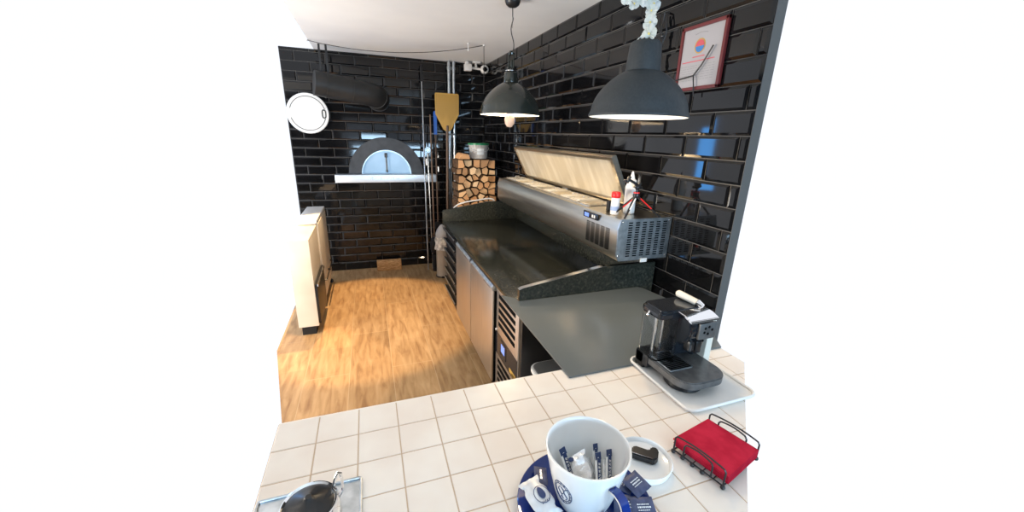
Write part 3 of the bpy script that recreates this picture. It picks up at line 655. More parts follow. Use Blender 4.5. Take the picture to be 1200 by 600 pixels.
# ---------------------------------------------------------------- pipes, pole rack, tools
for i, (x, lb) in enumerate(((.990,'left one of two galvanised steel pipes running up the back wall to the ceiling'), (1.048,'right one of two galvanised steel pipes running up the back wall to the ceiling'))):
    t = thing('steel_pipe', (x,5.04,0), lb, 'pipe', 'galvanised pipes on the back wall')
    mb = MB(); mb.tube([(x,5.04,0),(x,5.04,H-.002)], .021, seg=20); mb.build('pipe', 'steel_gal', t)
    for z in (2.44,1.66,.95):
        mb = MB(); mb.lathe([(.022,0),(.028,0),(.028,.03),(.022,.03)], (x,5.04,z), seg=20); mb.box((x-.012,5.055,z),(x+.012,D-.004,z+.03)); mb.build('pipe_clamp', 'steel_gal', t)
def tools():
    y = 5.03
    t = thing('tool_rack', (.9,5.08,1.70), 'pale wall rail holding the long handled oven tools', 'rack')
    mb = MB(); mb.tube([(.76,y-.01,1.70),(1.06,y-.01,1.70)], .010, seg=10)
    mb.build('rail', 'steel_gal', t)
    for x in (.785,1.02): 
        mb = MB(); mb.tube([(x,y-.01,1.70),(x,D-.002,1.70)], .007, seg=8); mb.build('rail_bracket', 'steel_gal', t)
    # perforated peel
    t = thing('pizza_peel', (.935,4.985,.70), 'yellow perforated pizza peel with brown pole standing head up by the steel pipes', 'pizza peel')
    yy = 4.985; cx = .950
    out = [(-.135,2.17),(-.145,2.155),(-.143,1.93),(-.05,1.755),(-.022,1.735),(.022,1.735),(.05,1.755),(.143,1.93),(.145,2.155),(.135,2.17)]
    mb = MB(); mb.prism([(cx+a,yy,z) for a, z in out], (0,.004,0), bev=.001); bl = mb.build('blade', 'yellow', t)
    mb = MB()
    for r in range(12):
        for c in range(11):
            x, z = cx-.122+c*.0244, 1.875+r*.0245
            if z < 1.93 and abs(x-cx) > .145-(1.93-z)*.6-.03: continue
            mb.box((x-.0048,yy-.0008,z-.0048),(x+.0048,yy+.001,z+.0048), bev=.0012, seg=1)
    mb.build('perforations', 'void', bl)
    mb = MB(); mb.prism([(cx-.012,yy-.006,1.93),(cx-.042,yy-.006,1.84),(cx-.03,yy-.006,1.74),(cx+.03,yy-.006,1.74),(cx+.042,yy-.006,1.84),(cx+.012,yy-.006,1.93)], (0,.006,0), bev=.001); mb.build('blade_mount', 'yellow', bl)
    mb = MB(); mb.tube([(cx-.002,yy-.004,1.80),(cx-.012,yy-.004,1.2),(.918,yy+.01,0.0)], .0155, seg=14); mb.build('pole', 'pole_wood', t)
    # small turning peel with round head halfway
    t = thing('turning_peel', (.655,4.95,0), 'thin steel pole with black grip on top, leftmost tool by the oven', 'oven tool')
    mb = MB(); mb.tube([(.640,4.86,.0),(.648,4.915,1.25),(.662,5.02,2.32)], .008, seg=10); mb.build('pole', 'steel_gal', t)
    mb = MB(); mb.tube([(.6615,5.018,2.28),(.664,5.025,2.44)], [.014,.015], seg=12); mb.tube([(.664,5.025,2.44),(.664,5.025,2.47)], .006, seg=8); mb.build('grip', 'black_plastic', t)
    t = thing('round_skimmer', (.684,4.94,0), 'slim pole with small round perforated disc beside the oven shelf', 'oven tool')
    mb = MB(); mb.tube([(.705,4.88,.0),(.690,4.915,1.47)], .007, seg=8); mb.build('pole', 'steel_gal', t)
    mb = MB(); mb.lathe([(0,-.004),(.034,-.004),(.036,0),(.034,.004),(0,.004)], (.690,4.913,1.51), seg=28, axis='-Y'); d_ = mb.build('disc', 'steel_gal', t)
    mb = MB()
    for a in range(8): mb.box((.690+.024*math.cos(a*PI/4)-.004,4.9075,1.51+.024*math.sin(a*PI/4)-.004),(.690+.024*math.cos(a*PI/4)+.004,4.9095,1.51+.024*math.sin(a*PI/4)+.004))
    mb.build('holes', 'void', d_)
    t = thing('oven_brush', (.80,5.02,0), 'oven brush with blue handle upright left of the yellow peel', 'brush')
    mb = MB(); mb.prism([(.785,5.0,1.69),(.785,5.0,1.95),(.795,5.0,1.965),(.822,5.0,1.965),(.828,5.0,1.95),(.825,5.0,1.69)], (0,.02,0), bev=.004); mb.build('blue_grip', 'blue_plastic', t)
    mb = MB(); mb.tube([(.806,5.01,1.70),(.806,5.01,.60)], .009, seg=8); mb.build('pole', 'pole_wood', t)
    mb = MB(); mb.box((.770,4.98,.50),(.842,5.04,.60), bev=.01); mb.build('brush_head', 'black_matte', t)
    t = thing('ash_brush', (.745,5.0,0), 'dark pole with round black brush head near the floor by the waste bin', 'brush')
    mb = MB(); mb.tube([(.745,4.99,1.92),(.722,4.80,.42)], .009, seg=8); mb.build('pole', 'pole_wood', t)
    mb = MB(); mb.lathe([(0,0),(.04,.005),(.052,.04),(.055,.12),(.045,.19),(.02,.21),(0,.21)], (.722,4.80,.24), seg=24); mb.lathe([(0,0),(.03,0),(.035,.22),(0,.24)], (.722,4.80,.0), seg=16); mb.build('brush_head', 'black_matte', t)
tools()

# ceiling camera, cable
def ceiling_cam():
    t = thing('security_camera', (1.29,4.95,2.46), 'white twin headed camera fixed under the ceiling in the back corner', 'camera')
    mb = MB(); mb.box((1.255,4.90,H-.018),(1.345,5.0,H-.001), bev=.004); mb.tube([(1.30,4.95,H-.01),(1.30,4.95,2.475)], .014, seg=12); mb.tube([(1.215,4.94,2.465),(1.385,4.94,2.455)], .013, seg=12); mb.build('bracket', 'white_plastic', t)
    mb = MB(); mb.box((1.155,4.90,2.425),(1.24,4.97,2.50), bev=.008); mb.box((1.165,4.905,2.50),(1.20,4.96,2.525), bev=.004); mb.build('sensor_box', 'white_plastic', t)
    mb = MB(); mb.lathe([(0,-.02),(.035,-.02),(.048,-.008),(.05,.01),(.04,.045),(0,.05)], (1.395,4.90,2.455), seg=28, axis=Matrix.Rotation(-PI/2-.15, 3, 'X')); h_ = mb.build('camera_head', 'white_plastic', t)
    mb = MB(); mb.lathe([(0,-.002),(.026,-.002),(.026,.004),(0,.004)], (1.395,4.879,2.452), seg=24, axis='-Y'); mb.build('lens', 'void', h_)
ceiling_cam()
def cable():
    a, b = Vector((-.47,4.62,H-.006)), Vector((1.135,4.02,H-.006)); pts = []
    t = thing('hanging_cable', (.4,4.3,H), 'thin dark cable sagging under the white ceiling and dropping in the back corner', 'cable')
    for i in range(21):
        f = i/20; p = a.lerp(b, f); p.z -= .085*4*f*(1-f); pts.append(p)
    mb = MB(); mb.tube(pts, .0032, seg=6); mb.tube([b, b+Vector((.002,0,-.16)), b+Vector((.004,0,-.42))], .0032, seg=6); mb.build('cable', 'wire_black', t)
    for p in (a, b):
        mb = MB(); mb.lathe([(0,0),(.012,0),(.012,.012),(0,.012)], (p.x,p.y,H-.0125), seg=12); mb.build('ceiling_hook', 'white_plastic', t)
cable()
mb = MB(); mb.tube([(.98,4.02,H-.001),(.98,4.02,H-.07)], .005, seg=8); mb.lathe([(0,0),(.014,0),(.014,.006),(0,.006)], (.98,4.02,H-.007), seg=12)
tag(mb.build('ceiling_hook', 'white_plastic'), 'small white hook on the ceiling above the steel pipes', 'hook')

# ---------------------------------------------------------------- firewood, bucket
def firewood():
    yf = 4.2; x0, x1 = .895, 1.345; zb_, zt = .84, 1.42
    t = thing('log_rack', (1.12,4.35,0), 'dark steel stand that carries the stacked firewood in the back corner', 'stand')
    mb = MB(); mb.box((x0-.03,yf+.01,zb_-.03),(x1+.03,yf+.33,zb_), bev=.002); mb.build('shelf', 'black_metal', t)
    for x in (x0-.03, x1+.01):
        for y in (yf+.295,):
            mb = MB(); mb.box((x,y,0),(x+.02,y+.02,zt-.1)); mb.build('upright', 'black_metal', t)
    rnd = random.Random(12)
    # jittered cells clipped into polygons (power-diagram style) so the split ends pack tightly
    seeds = []; rows = 8; rh = (zt-zb_)/rows
    for r in range(rows):
        n = 5 if r % 2 else 6
        for c in range(n):
            seeds.append([x0+(c+.5+rnd.uniform(-.34,.34))*(x1-x0)/n, zb_+(r+.5+rnd.uniform(-.34,.34))*rh, r, c])
    def clip(poly, px, pz, nx, nz):
        out = []
        for i in range(len(poly)):
            a, b = poly[i], poly[(i+1) % len(poly)]
            da = (a[0]-px)*nx+(a[1]-pz)*nz; db = (b[0]-px)*nx+(b[1]-pz)*nz
            if da <= 0: out.append(a)
            if (da < 0) != (db < 0) and abs(da-db) > 1e-9:
                f = da/(da-db); out.append((a[0]+(b[0]-a[0])*f, a[1]+(b[1]-a[1])*f))
        return out
    topz = zt+.03
    for s in seeds:
        poly = [(x0,zb_),(x1,zb_),(x1,topz),(x0,topz)]
        for o in seeds:
            if o is s: continue
            mx, mz = (s[0]+o[0])/2, (s[1]+o[1])/2; nx, nz = o[0]-s[0], o[1]-s[1]
            poly = clip(poly, mx, mz, nx, nz)
            if len(poly) < 3: break
        if len(poly) < 3: continue
        cx = sum(p[0] for p in poly)/len(poly); cz = sum(p[1] for p in poly)/len(poly)
        # drop very short edges, shrink a little
        pl = [p for i, p in enumerate(poly) if math.dist(p, poly[i-1]) > .012]
        if len(pl) < 3: continue
        top = s[2] == rows-1
        shrink = rnd.choice([.80,.86,.90,.92])
        pl = [(cx+(p[0]-cx)*shrink, max(zb_+.0005, cz+(p[1]-cz)*shrink)) for p in pl]
        yj = yf+rnd.uniform(-.045,.045); em = rnd.choice(['end0','end0','end1','end1','end3','end2'])
        tb = bmesh.new(); va = [tb.verts.new((p[0],yj,p[1])) for p in pl]; vb = [tb.verts.new((p[0]+rnd.uniform(-.003,.003),yj+.28,p[1])) for p in pl]
        rname = 'top' if top else 'bottom' if s[2] == 0 else ORD[s[2]]
        nm = ORD[s[3]] if s[3] < 6 else 'last'
        lb = 'split firewood log, %s from left in the %s row of the stack' % (nm, rname if s[2] in (0, rows-1) else ['','second lowest','third lowest','fourth lowest','fourth highest','third highest','second highest'][s[2]])
        tt = MB(); i1 = tt.mi('bark'); i2 = tt.mi(em); n = len(pl)
        mp = tt.bm; A = [mp.verts.new(v.co) for v in va]; B = [mp.verts.new(v.co) for v in vb]; tb.free()
        f = mp.faces.new(A); f.material_index = i2; f = mp.faces.new(list(reversed(B))); f.material_index = i2
        for k in range(n):
            f = mp.faces.new((A[(k+1)%n], A[k], B[k], B[(k+1)%n])); f.material_index = i1
        bmesh.ops.recalc_face_normals(mp, faces=mp.faces)
        bmesh.ops.bevel(mp, geom=[e for e in mp.edges], offset=.0035, segments=2, affect='EDGES')
        o = tt.build('firewood_log', None); 
        cen = Vector((cx, yj+.14, cz))
        for v in o.data.vertices: v.co -= cen
        o.location = cen
        tag(o, lb, 'log', 'split firewood logs stacked in the corner')
firewood()
def big_top_log():
    mb = MB(); mb.prism([(.905,4.16,1.452),(.95,4.16,1.51),(1.02,4.16,1.50),(1.035,4.16,1.452)], (0,.26,0), bev=.006)
    o = mb.build('firewood_log', 'end1'); tag(o, 'thick dark log on the very top of the stack left of the bucket', 'log', 'split firewood logs stacked in the corner')
big_top_log()
def bucket():
    cx, cy, z = 1.16, 4.30, 1.4525
    t = thing('plastic_bucket', (cx,cy,z), 'white plastic bucket with green lid standing on the firewood stack', 'bucket')
    mb = MB(); mb.lathe([(0,0),(.088,0),(.094,.006),(.104,.135),(.112,.137),(.112,.145),(.106,.147)], (cx,cy,z), seg=36); mb.build('body', 'bucket', t)
    mb = MB(); mb.lathe([(.106,.0),(.116,.0),(.117,.016),(.108,.02),(.104,.014),(0,.014)], (cx,cy,z+.145), seg=36); mb.build('lid', 'green', t)
    mb = MB(); mb.tube([(cx+.112*math.cos(a), cy+.112*math.sin(a), z+.125-.05*math.sin(-a)) for a in [PI+PI*i/16 for i in range(17)]], .0025, seg=6); mb.build('handle', 'white_plastic', t)
    mb = MB(); n = 10
    tb = bmesh.new(); A = []; 
    for i in range(n+1):
        a = -2.0+.8*i/n; A.append((tb.verts.new((cx+.0985*math.cos(a),cy+.0985*math.sin(a),z+.045)), tb.verts.new((cx+.1035*math.cos(a),cy+.1035*math.sin(a),z+.11))))
    for i in range(n): tb.faces.new((A[i][0],A[i+1][0],A[i+1][1],A[i][1]))
    mb.merge(tb); mb.build('label', 'paper_white', t)
bucket()
hp = [Vector(p) for p in ((.745,3.785,.88),(.745,3.79,.955),(.79,3.80,1.025),(.90,3.80,1.058),(1.02,3.80,1.070),(1.14,3.80,1.088),(1.20,3.795,1.070),(1.22,3.79,.98))]
for _ in range(3): hp = [hp[0]]+[q for a, b in zip(hp, hp[1:]) for q in (a.lerp(b, .25), a.lerp(b, .75))]+[hp[-1]]
mb = MB(); mb.tube(hp, .007, seg=8)
tag(mb.build('white_hose', 'white_plastic'), 'white hose arching behind the far granite upstand in front of the firewood', 'hose')

# log on floor
mb = MB(); pr = [(0,.0),(.0,.07),(.02,.115),(.06,.135),(.10,.12),(.115,.06),(.11,0)]
mb.prism([(.012,4.945+a,z) for a, z in pr], (.30,0,0), bev=.006)
for v in mb.bm.verts: v.co.z += .002*math.sin(v.co.x*40)+.0; v.co.z = max(v.co.z, 0)
tag(mb.build('floor_log', 'log_side'), 'split log lying on the wooden floor against the back wall', 'log')

# waste bin
def bin_():
    cx, cy = .785, 4.58
    t = thing('waste_bin', (cx,cy,0), 'slim beige waste bin with white liner and grey dome lid beside the prep table', 'bin')
    mb = MB(); mb.lathe([(0,0),(.072,0),(.078,.008),(.078,.36),(.07,.37),(0,.37)], (cx,cy,0), seg=32); mb.build('body', 'cream', t)
    rnd = random.Random(3)
    tb = MB(); tb.lathe([(.079,.35),(.094,.352),(.092,.37),(.086,.42),(.090,.47),(.084,.505),(.07,.51)], (cx,cy,0), seg=28)
    for v in tb.bm.verts: v.co += Vector((rnd.uniform(-.006,.006), rnd.uniform(-.006,.006), rnd.uniform(-.006,.006)))
    tb.build('bin_liner', 'bag', t)
    mb = MB(); mb.lathe([(.02,.49),(.078,.495),(.082,.51),(.08,.55),(.066,.59),(.045,.625),(.025,.65),(.008,.66),(0,.661)], (cx,cy,0), seg=32); mb.build('dome_lid', 'board', t)
    mb = MB(); mb.box((cx-.035,cy-.10,.008),(cx+.005,cy-.07,.02), bev=.003); mb.lathe([(.078,0),(.09,0),(.09,.012),(.078,.014)], (cx,cy,0), seg=32); mb.build('pedal_base', 'black_plastic', t)
bin_()

# white cabinet on the left
def left_cab():
    t = thing('white_freezer_cabinet', (-.60,4.2,0), 'white cabinet at the left edge beside the wooden floor, near the back wall', 'cabinet')
    mb = MB(); mb.box((-.66,3.98,.05),(-.512,4.74,.86), bev=.004); mb.build('body', 'white_paint', t)
    mb = MB(); mb.box((-.67,3.97,.86),(-.497,4.755,.89), bev=.004); mb.build('top', 'white_plastic', t)
    mb = MB(); mb.box((-.512,3.99,.10),(-.492,4.73,.85), bev=.004); d = mb.build('door', 'white_paint', t)
    mb = MB(); mb.tube([(-.492,3.995,.285),(-.470,3.995,.285),(-.470,4.66,.285),(-.492,4.66,.285)], .006, seg=8); mb.build('door_handle', 'black_metal', d)
    mb = MB(); mb.lathe([(0,0),(.014,0),(.014,.02),(0,.022)], (-.470,4.30,.285), seg=14); mb.build('handle_knob', 'black_metal', d)
    mb = MB(); mb.box((-.64,4.0,0),(-.53,4.72,.05)); mb.build('plinth', 'black_matte', t)
    mb = MB(); mb.lathe([(0,0),(.018,0),(.014,.03),(0,.05)], (-.50,4.70,0), seg=12); mb.build('foot', 'black_plastic', t)
    t = thing('under_counter_appliance', (-.6,3.6,0), 'appliance with a black lower front at the left edge next to the white cabinet', 'appliance')
    mb = MB(); mb.box((-.66,3.40,.08),(-.502,3.955,.85), bev=.004); mb.build('body', 'white_paint', t)
    mb = MB(); mb.box((-.502,3.41,.10),(-.482,3.945,.46), bev=.004); d = mb.build('front_panel', 'black_metal', t)
    mb = MB(); mb.box((-.482,3.42,.435),(-.474,3.94,.455)); mb.build('trim_strip', 'steel_pol', d)
    mb = MB(); mb.box((-.64,3.42,0),(-.53,3.93,.08)); mb.build('plinth', 'black_matte', t)
left_cab()

# bin below the sheet
def under_bin():
    t = thing('white_bin', (.80,1.35,0), 'white bin with grey lid below the grey sheet between the two counters', 'bin')
    a = rrect(.695,1.13,.95,1.585,.05,0); 
    mb = MB(); mb.prism(rrect(.705,1.14,.94,1.575,.05,0), (0,0,.57)); mb.build('body', 'white_plastic', t)
    mb = MB(); n = 7*4
    outr = rrect(.692,1.127,.953,1.588,.055,.57); 
    mb.prism(outr, (0,0,.022), bev=.004); mb.build('rim', 'white_plastic', t)
    mb = MB(); mb.prism(rrect(.704,1.139,.941,1.576,.045,.592), (0,0,.006), bev=.002); mb.build('lid', 'dark_board', t)['label'] = 'dark grey lid'
under_bin()

# ---------------------------------------------------------------- things on the topping cooler
TZ = 1.3255
def shaker():
    cx, cy = 1.195, 1.70
    t = thing('spice_shaker', (cx,cy,TZ), 'clear spice shaker with red cap on the topping cooler', 'shaker')
    mb = MB(); mb.lathe([(0,0),(.020,0),(.022,.004),(.022,.085),(.018,.09),(0,.09)], (cx,cy,TZ), seg=28); mb.build('body', 'salt', t)
    mb = MB(); mb.lathe([(0,0),(.0215,0),(.0235,.003),(.0235,.024),(.020,.030),(0,.031)], (cx,cy,TZ+.088), seg=28); mb.build('cap', 'red_plastic', t)
    mb = MB(); mb.lathe([(.0222,.0),(.0226,0),(.0226,.022),(.0222,.022)], (cx,cy,TZ+.022), seg=28); mb.build('label', 'label_blue', t)
    mb = MB(); mb.box((1.215,1.785,TZ),(1.245,1.81,TZ+.055), bev=.003); tag(mb.build('small_dark_box', 'black_matte'), 'small dark box standing behind the red capped spice shaker', 'box')
shaker()
def squeeze():
    cx, cy = 1.292, 1.712
    t = thing('squeeze_bottle', (cx,cy,TZ), 'white squeeze bottle with pointed nozzle behind the small tripod', 'bottle')
    mb = MB(); mb.lathe([(0,0),(.028,0),(.030,.005),(.030,.14),(.024,.158),(.02,.16),(0,.16)], (cx,cy,TZ), seg=28); mb.build('body', 'white_plastic', t)
    mb = MB(); mb.lathe([(0,0),(.024,0),(.024,.016),(.014,.024),(.004,.062),(0,.063)], (cx,cy,TZ+.158), seg=24); mb.build('nozzle', 'white_plastic', t)
squeeze()
def tripod():
    hub = Vector((1.262,1.625,1.435))
    t = thing('mini_tripod', (1.262,1.625,TZ), 'small black and red tripod with phone clamp on the near end of the topping cooler', 'tripod')
    feet = [(1.185,1.690),(1.178,1.585),(1.385,1.578)]
    for i, (x, y) in enumerate(feet):
        f = Vector((x,y,TZ+.003)); k = hub.lerp(f, .08)
        mb = MB(); mid = hub.lerp(f, .45)
        mb.tube([k, mid], [.009,.008], 'black_plastic', seg=10, flat=.7); mb.tube([mid, f], [.0065,.005], 'black_plastic', seg=10); mb.sphere(f+Vector((0,0,.003)), .006, 'black_plastic', 10)
        l = mb.build('leg', None, t)
        mb = MB(); a = hub.lerp(f, .14)+Vector((0,-.008,0)); b = hub.lerp(f, .62)+Vector((0,-.006,.0)); mb.tube([a, b], [.0035,.003], seg=6); mb.build('leg_stripe', 'red_plastic' if i != 1 else 'print_white', l)
    mb = MB(); mb.lathe([(0,-.012),(.015,-.010),(.018,0),(.014,.014),(0,.016)], hub, seg=20); mb.build('hub', 'black_plastic', t)
    mb = MB(); mb.lathe([(.0145,0),(.0155,.001),(.0155,.005),(.0145,.006)], hub+Vector((0,0,.010)), seg=20); mb.build('red_ring', 'red_plastic', t)
    mb = MB(); mb.tube([hub, hub+Vector((0,0,.04))], .006, seg=10); mb.sphere(hub+Vector((0,0,.04)), .013, seg=14); mb.lathe([(0,0),(.007,0),(.007,.02),(0,.02)], hub+Vector((.008,-.0,.038)), seg=10, axis='X'); mb.build('ball_head', 'black_plastic', t)
    c = hub+Vector((-.012,0,.058)); R = Matrix.Rotation(.45, 3, 'Y')
    mb = MB()
    def bx(a, b): mb.box(tuple(c+Vector(a)), tuple(c+Vector(b)), bev=.002, rot=R, piv=tuple(c))
    bx((-.050,-.006,-.006),(.024,.006,.006)); bx((-.056,-.010,-.020),(-.046,.010,.016)); bx((.018,-.010,-.020),(.028,.010,.016)); bx((-.07,-.008,-.018),(-.052,.008,-.008)); bx((.0,-.01,-.02),(.014,.01,-.006))
    mb.build('phone_clamp', 'black_plastic', t)
tripod()

# ---------------------------------------------------------------- certificate and hanging cords on the right wall
def certificate():
    x = W-.010; y0, y1, z0, z1 = 1.40, 1.662, 1.930, 2.205
    t = thing('framed_certificate', (x,1.53,2.06), 'certificate in dark red frame on the right tiled wall', 'framed certificate')
    mb = MB(); fw = .014
    for a, b in (((x-.016,y0,z0),(x,y0+fw,z1)), ((x-.016,y1-fw,z0),(x,y1,z1)), ((x-.016,y0,z0),(x,y1,z0+fw)), ((x-.016,y0,z1-fw),(x,y1,z1))): mb.box(a, b, bev=.002)
    mb.build('frame', 'frame_red', t)
    mb = MB(); mb.box((x-.008,y0+fw-.002,z0+fw-.002),(x-.002,y1-fw+.002,z1-fw+.002)); p = mb.build('paper', 'paper', t)
    cy = (y0+y1)/2+.012; xf = x-.0085
    mb = MB(); mb.lathe([(.026,-.0004),(.031,-.0004),(.031,.0004),(.026,.0004)], (xf,cy,2.115), seg=32, axis='-X'); mb.build('crest_ring', 'yellow', p)
    mb = MB(); mb.prism(arc((xf,cy,2.115), .025, 0, PI, 16, 'YZ'), (-.0008,0,0)); mb.build('crest_top', 'print_red', p)
    mb = MB(); mb.prism(arc((xf,cy,2.114), .025, PI, 2*PI, 16, 'YZ'), (-.0008,0,0)); mb.build('crest_base', 'print_blue', p)
    rnd = random.Random(8)
    mb = MB()
    for (z, h_, w_) in ((2.070,.004,.07),(2.052,.004,.19)): mb.box((xf-.0006,cy-w_/2,z),(xf,cy+w_/2,z+h_))
    mb.build('red_lines', 'print_red', p)
    mb = MB()
    for k in range(7):
        z = 2.034-k*.010; y = cy-.1
        while y < cy+.095:
            l = rnd.uniform(.008,.024); mb.box((xf-.0005,y,z),(xf,min(y+l, cy+.1),z+.0022)); y += l+.005
    mb.build('text_lines', 'print_grey', p)
    mb = MB(); mb.tube([(xf,cy-.035+.07*i/12,2.165+.006*math.sin(PI*i/12)) for i in range(13)], .0012, seg=5); mb.build('title_line', 'print_grey', p)
certificate()
def hanging_cords():
    t = thing('hanging_wire_bundle', (1.40,1.80,2.1), 'thin black knotted wires hanging in front of the tiles behind the large lamp', 'wires')
    for dx, dy, s_ in ((0,0,0),(-.006,.02,1),(.006,-.015,2)):
        pts = [(1.425+dx+.004*math.sin(i*1.7+s_), 1.79+dy*(1-i/14)+.008*math.sin(i*.9+s_), 2.30-i*.026) for i in range(15)]
        mb = MB(); mb.tube(pts, .0035, seg=6); mb.build('wire', 'wire_black', t)
    for z in (2.20,2.12,2.03,1.97):
        mb = MB(); mb.sphere((1.425,1.79,z), .011, seg=10, sc=(.8,1.3,1)); mb.build('knot', 'black_plastic', t)
    mb = MB(); mb.tube([(1.425,1.79,2.30),(1.459,1.79,2.305)], .004, seg=6); mb.build('wall_hook', 'black_metal', t)
    # thin black cable crossing the certificate
    mb = MB(); mb.tube([(1.425,1.80,1.975),(1.427,1.72,1.975),(1.427,1.60,1.985),(1.427,1.54,1.99),(1.427,1.50,2.03),(1.427,1.45,2.10)], .0035, seg=6)
    mb.tube([(1.427,1.54,1.99),(1.427,1.53,1.95),(1.427,1.52,1.90)], .003, seg=6); mb.build('crossing_wire', 'wire_black', t)
hanging_cords()

# ---------------------------------------------------------------- coffee machine on white tray
def coffee():
    mb = MB(); mb.prism(rrect(.845,.715,1.12,1.020,.03,CZ+.0005), (0,0,.006), bev=.002)
    t = thing('serving_tray', (1.02,.87,CZ), 'white rounded tray under the coffee machine on the tiled counter', 'tray')
    mb.build('tray_base', 'white_plastic', t)
    rim = rrect(.845,.715,1.12,1.020,.03,CZ+.010); mb = MB(); mb.tube(rim+[rim[0]], .0045, seg=8, cap=False); mb.build('tray_rim', 'white_plastic', t)
    B = CZ+.007
    t = thing('coffee_machine', (.95,.88,B), 'black and grey capsule coffee machine with clear water tank on the white tray', 'coffee machine')
    mb = MB(); mb.lathe([(0,0),(.058,0),(.060,.004),(.055,.028),(0,.028)], (.935,.845,B), seg=36); mb.build('swivel_foot', 'black_plastic', t)
    # drip tray with rounded front
    z0 = B+.028
    tr = rrect(.862,.762,1.050,.955,.02,z0, rs=(.004,.004,.06,.06), n=8)
    mb = MB(); mb.prism(tr, (0,0,.026), bev=.003); dt = mb.build('drip_tray', 'coffee_grey', t)
    mb = MB(); mb.prism(rrect(.872,.840,.965,.950,.004,z0+.026), (0,0,.003), bev=.001); gr = mb.build('tray_grille', 'steel_gal', dt)
    mb = MB()
    for i in range(14): mb.box((.877,.845+i*.0072,z0+.0285),(.960,.8485+i*.0072,z0+.0300))
    mb.lathe([(0,0),(.011,0),(.011,.0022),(0,.0022)], (.918,.895,z0+.0285), seg=20); mb.build('grille_slots', 'void', gr)
    mb = MB(); mb.box((.858,.935,B+.012),(.90,1.0,B+.06), bev=.006); mb.box((.858,.955,B+.0),(.93,1.0,B+.06), bev=.006); mb.build('tank_base', 'black_plastic', t)
    # body
    mb = MB(); mb.box((.955,.925,z0+.0),(1.045,1.005,z0+.19), bev=.012, seg=3); mb.build('body', 'machine_black', t)
    mb = MB(); mb.box((1.045,.875,B),(1.075,1.005,z0+.185), bev=.008); mb.build('side_panel', 'machine_cream', t)['label'] = 'cream side panel'
    # head: curved housing
    hz = z0+.115
    side = [(.852,hz+.076),(.846,hz+.050),(.848,hz+.025),(.857,hz+.003),(.872,hz-.014),(.893,hz-.024),(.915,hz-.022),(.937,hz-.010),(.96,hz+.02),(.96,hz+.084),(.90,hz+.084)]
    mb = MB(); mb.prism([(.935,y,z) for y, z in side], (.100,0,0), bev=.008, seg=3); hd = mb.build('brew_head', 'machine_black', t)
    mb = MB(); mb.prism([(.922,.955,hz+.092),(.922,.915,hz+.095),(.922,.870,hz+.092),(.922,.842,hz+.083),(.922,.838,hz+.076),(.922,.842,hz+.076),(.922,.872,hz+.085),(.922,.915,hz+.088),(.922,.955,hz+.085)], (.118,0,0), bev=.0015); mb.build('chrome_top_plate', 'chrome', hd)
    mb = MB(); mb.box((.962,.838,hz+.012),(1.035,.849,hz+.070), bev=.004); pn = mb.build('button_panel', 'coffee_grey', hd)
    for (x, z) in ((.985,.052),(1.0,.056),(.983,.038),(.998,.032),(1.014,.045)):
        mb = MB(); mb.sphere((x,.838,hz+z), .0048, seg=12, sc=(1,.5,1)); mb.build('button', 'void', pn)
    mb = MB(); mb.box((.945,.852,hz-.035),(.968,.878,hz+.0), bev=.005); mb.box((.972,.850,hz-.045),(.996,.876,hz+.0), bev=.005); mb.tube([(.958,.862,hz-.0),(.944,.850,hz-.03)], .006, seg=8); mb.build('spout', 'black_plastic', hd)
    mb = MB(); mb.tube([(1.01,.875,hz-.01),(1.01,.885,hz-.05),(1.01,.905,hz-.07)], .014, seg=14); mb.build('outlet_cup', 'machine_black', hd)
    # lever
    mb = MB(); mb.tube([(1.015,.915,hz+.106),(1.0,.985,hz+.113)], [.0115,.0125], seg=18); mb.sphere((1.0,.985,hz+.113), .0125, seg=14); mb.build('lever_handle', 'machine_cream', t)['label'] = 'cream coloured lever'
    mb = MB(); mb.tube([(1.015,.915,hz+.106),(1.02,.896,hz+.100)], [.0125,.009], seg=16); mb.build('lever_collar', 'chrome', t)
    # water tank
    mb = MB(); tk = rrect(.856,.90,.948,1.0,.02,B+.058, n=6)
    mb.prism(tk, (0,0,.155)); 
    tb = bmesh.new(); 
    o_ = rrect(.860,.904,.944,.996,.017,B+.062, n=6); a = [tb.verts.new(p) for p in o_]; f = tb.faces.new(list(reversed(a))); r = bmesh.ops.extrude_face_region(tb, geom=[f])
    for v in [g for g in r['geom'] if isinstance(g, bmesh.types.BMVert)]: v.co.z += .147
    bmesh.ops.recalc_face_normals(tb, faces=tb.faces); bmesh.ops.reverse_faces(tb, faces=tb.faces); mb.merge(tb)
    mb.build('water_tank', 'glass', t)
    mb = MB(); mb.prism(rrect(.853,.895,.951,1.003,.022,B+.213, n=6), (0,0,.020), bev=.004); mb.prism(rrect(.86,.90,1.03,1.0,.02,B+.228, n=6), (0,0,.012), bev=.004); mb.build('tank_lid', 'machine_black', t)
    mb = MB(); mb.tube([(.856,.955,B+.222),(.847,.952,B+.214)], .004, seg=8); mb.sphere((.846,.952,B+.212), .0055, seg=10); mb.build('milk_nozzle', 'chrome', t)
    mb = MB(); mb.tube([(.885,.95,B+.062),(.885,.95,B+.208)], .006, seg=10); mb.tube([(.925,.96,B+.062),(.925,.96,B+.208)], .005, seg=10); mb.build('tank_tube', 'steel_pol', t)
coffee()

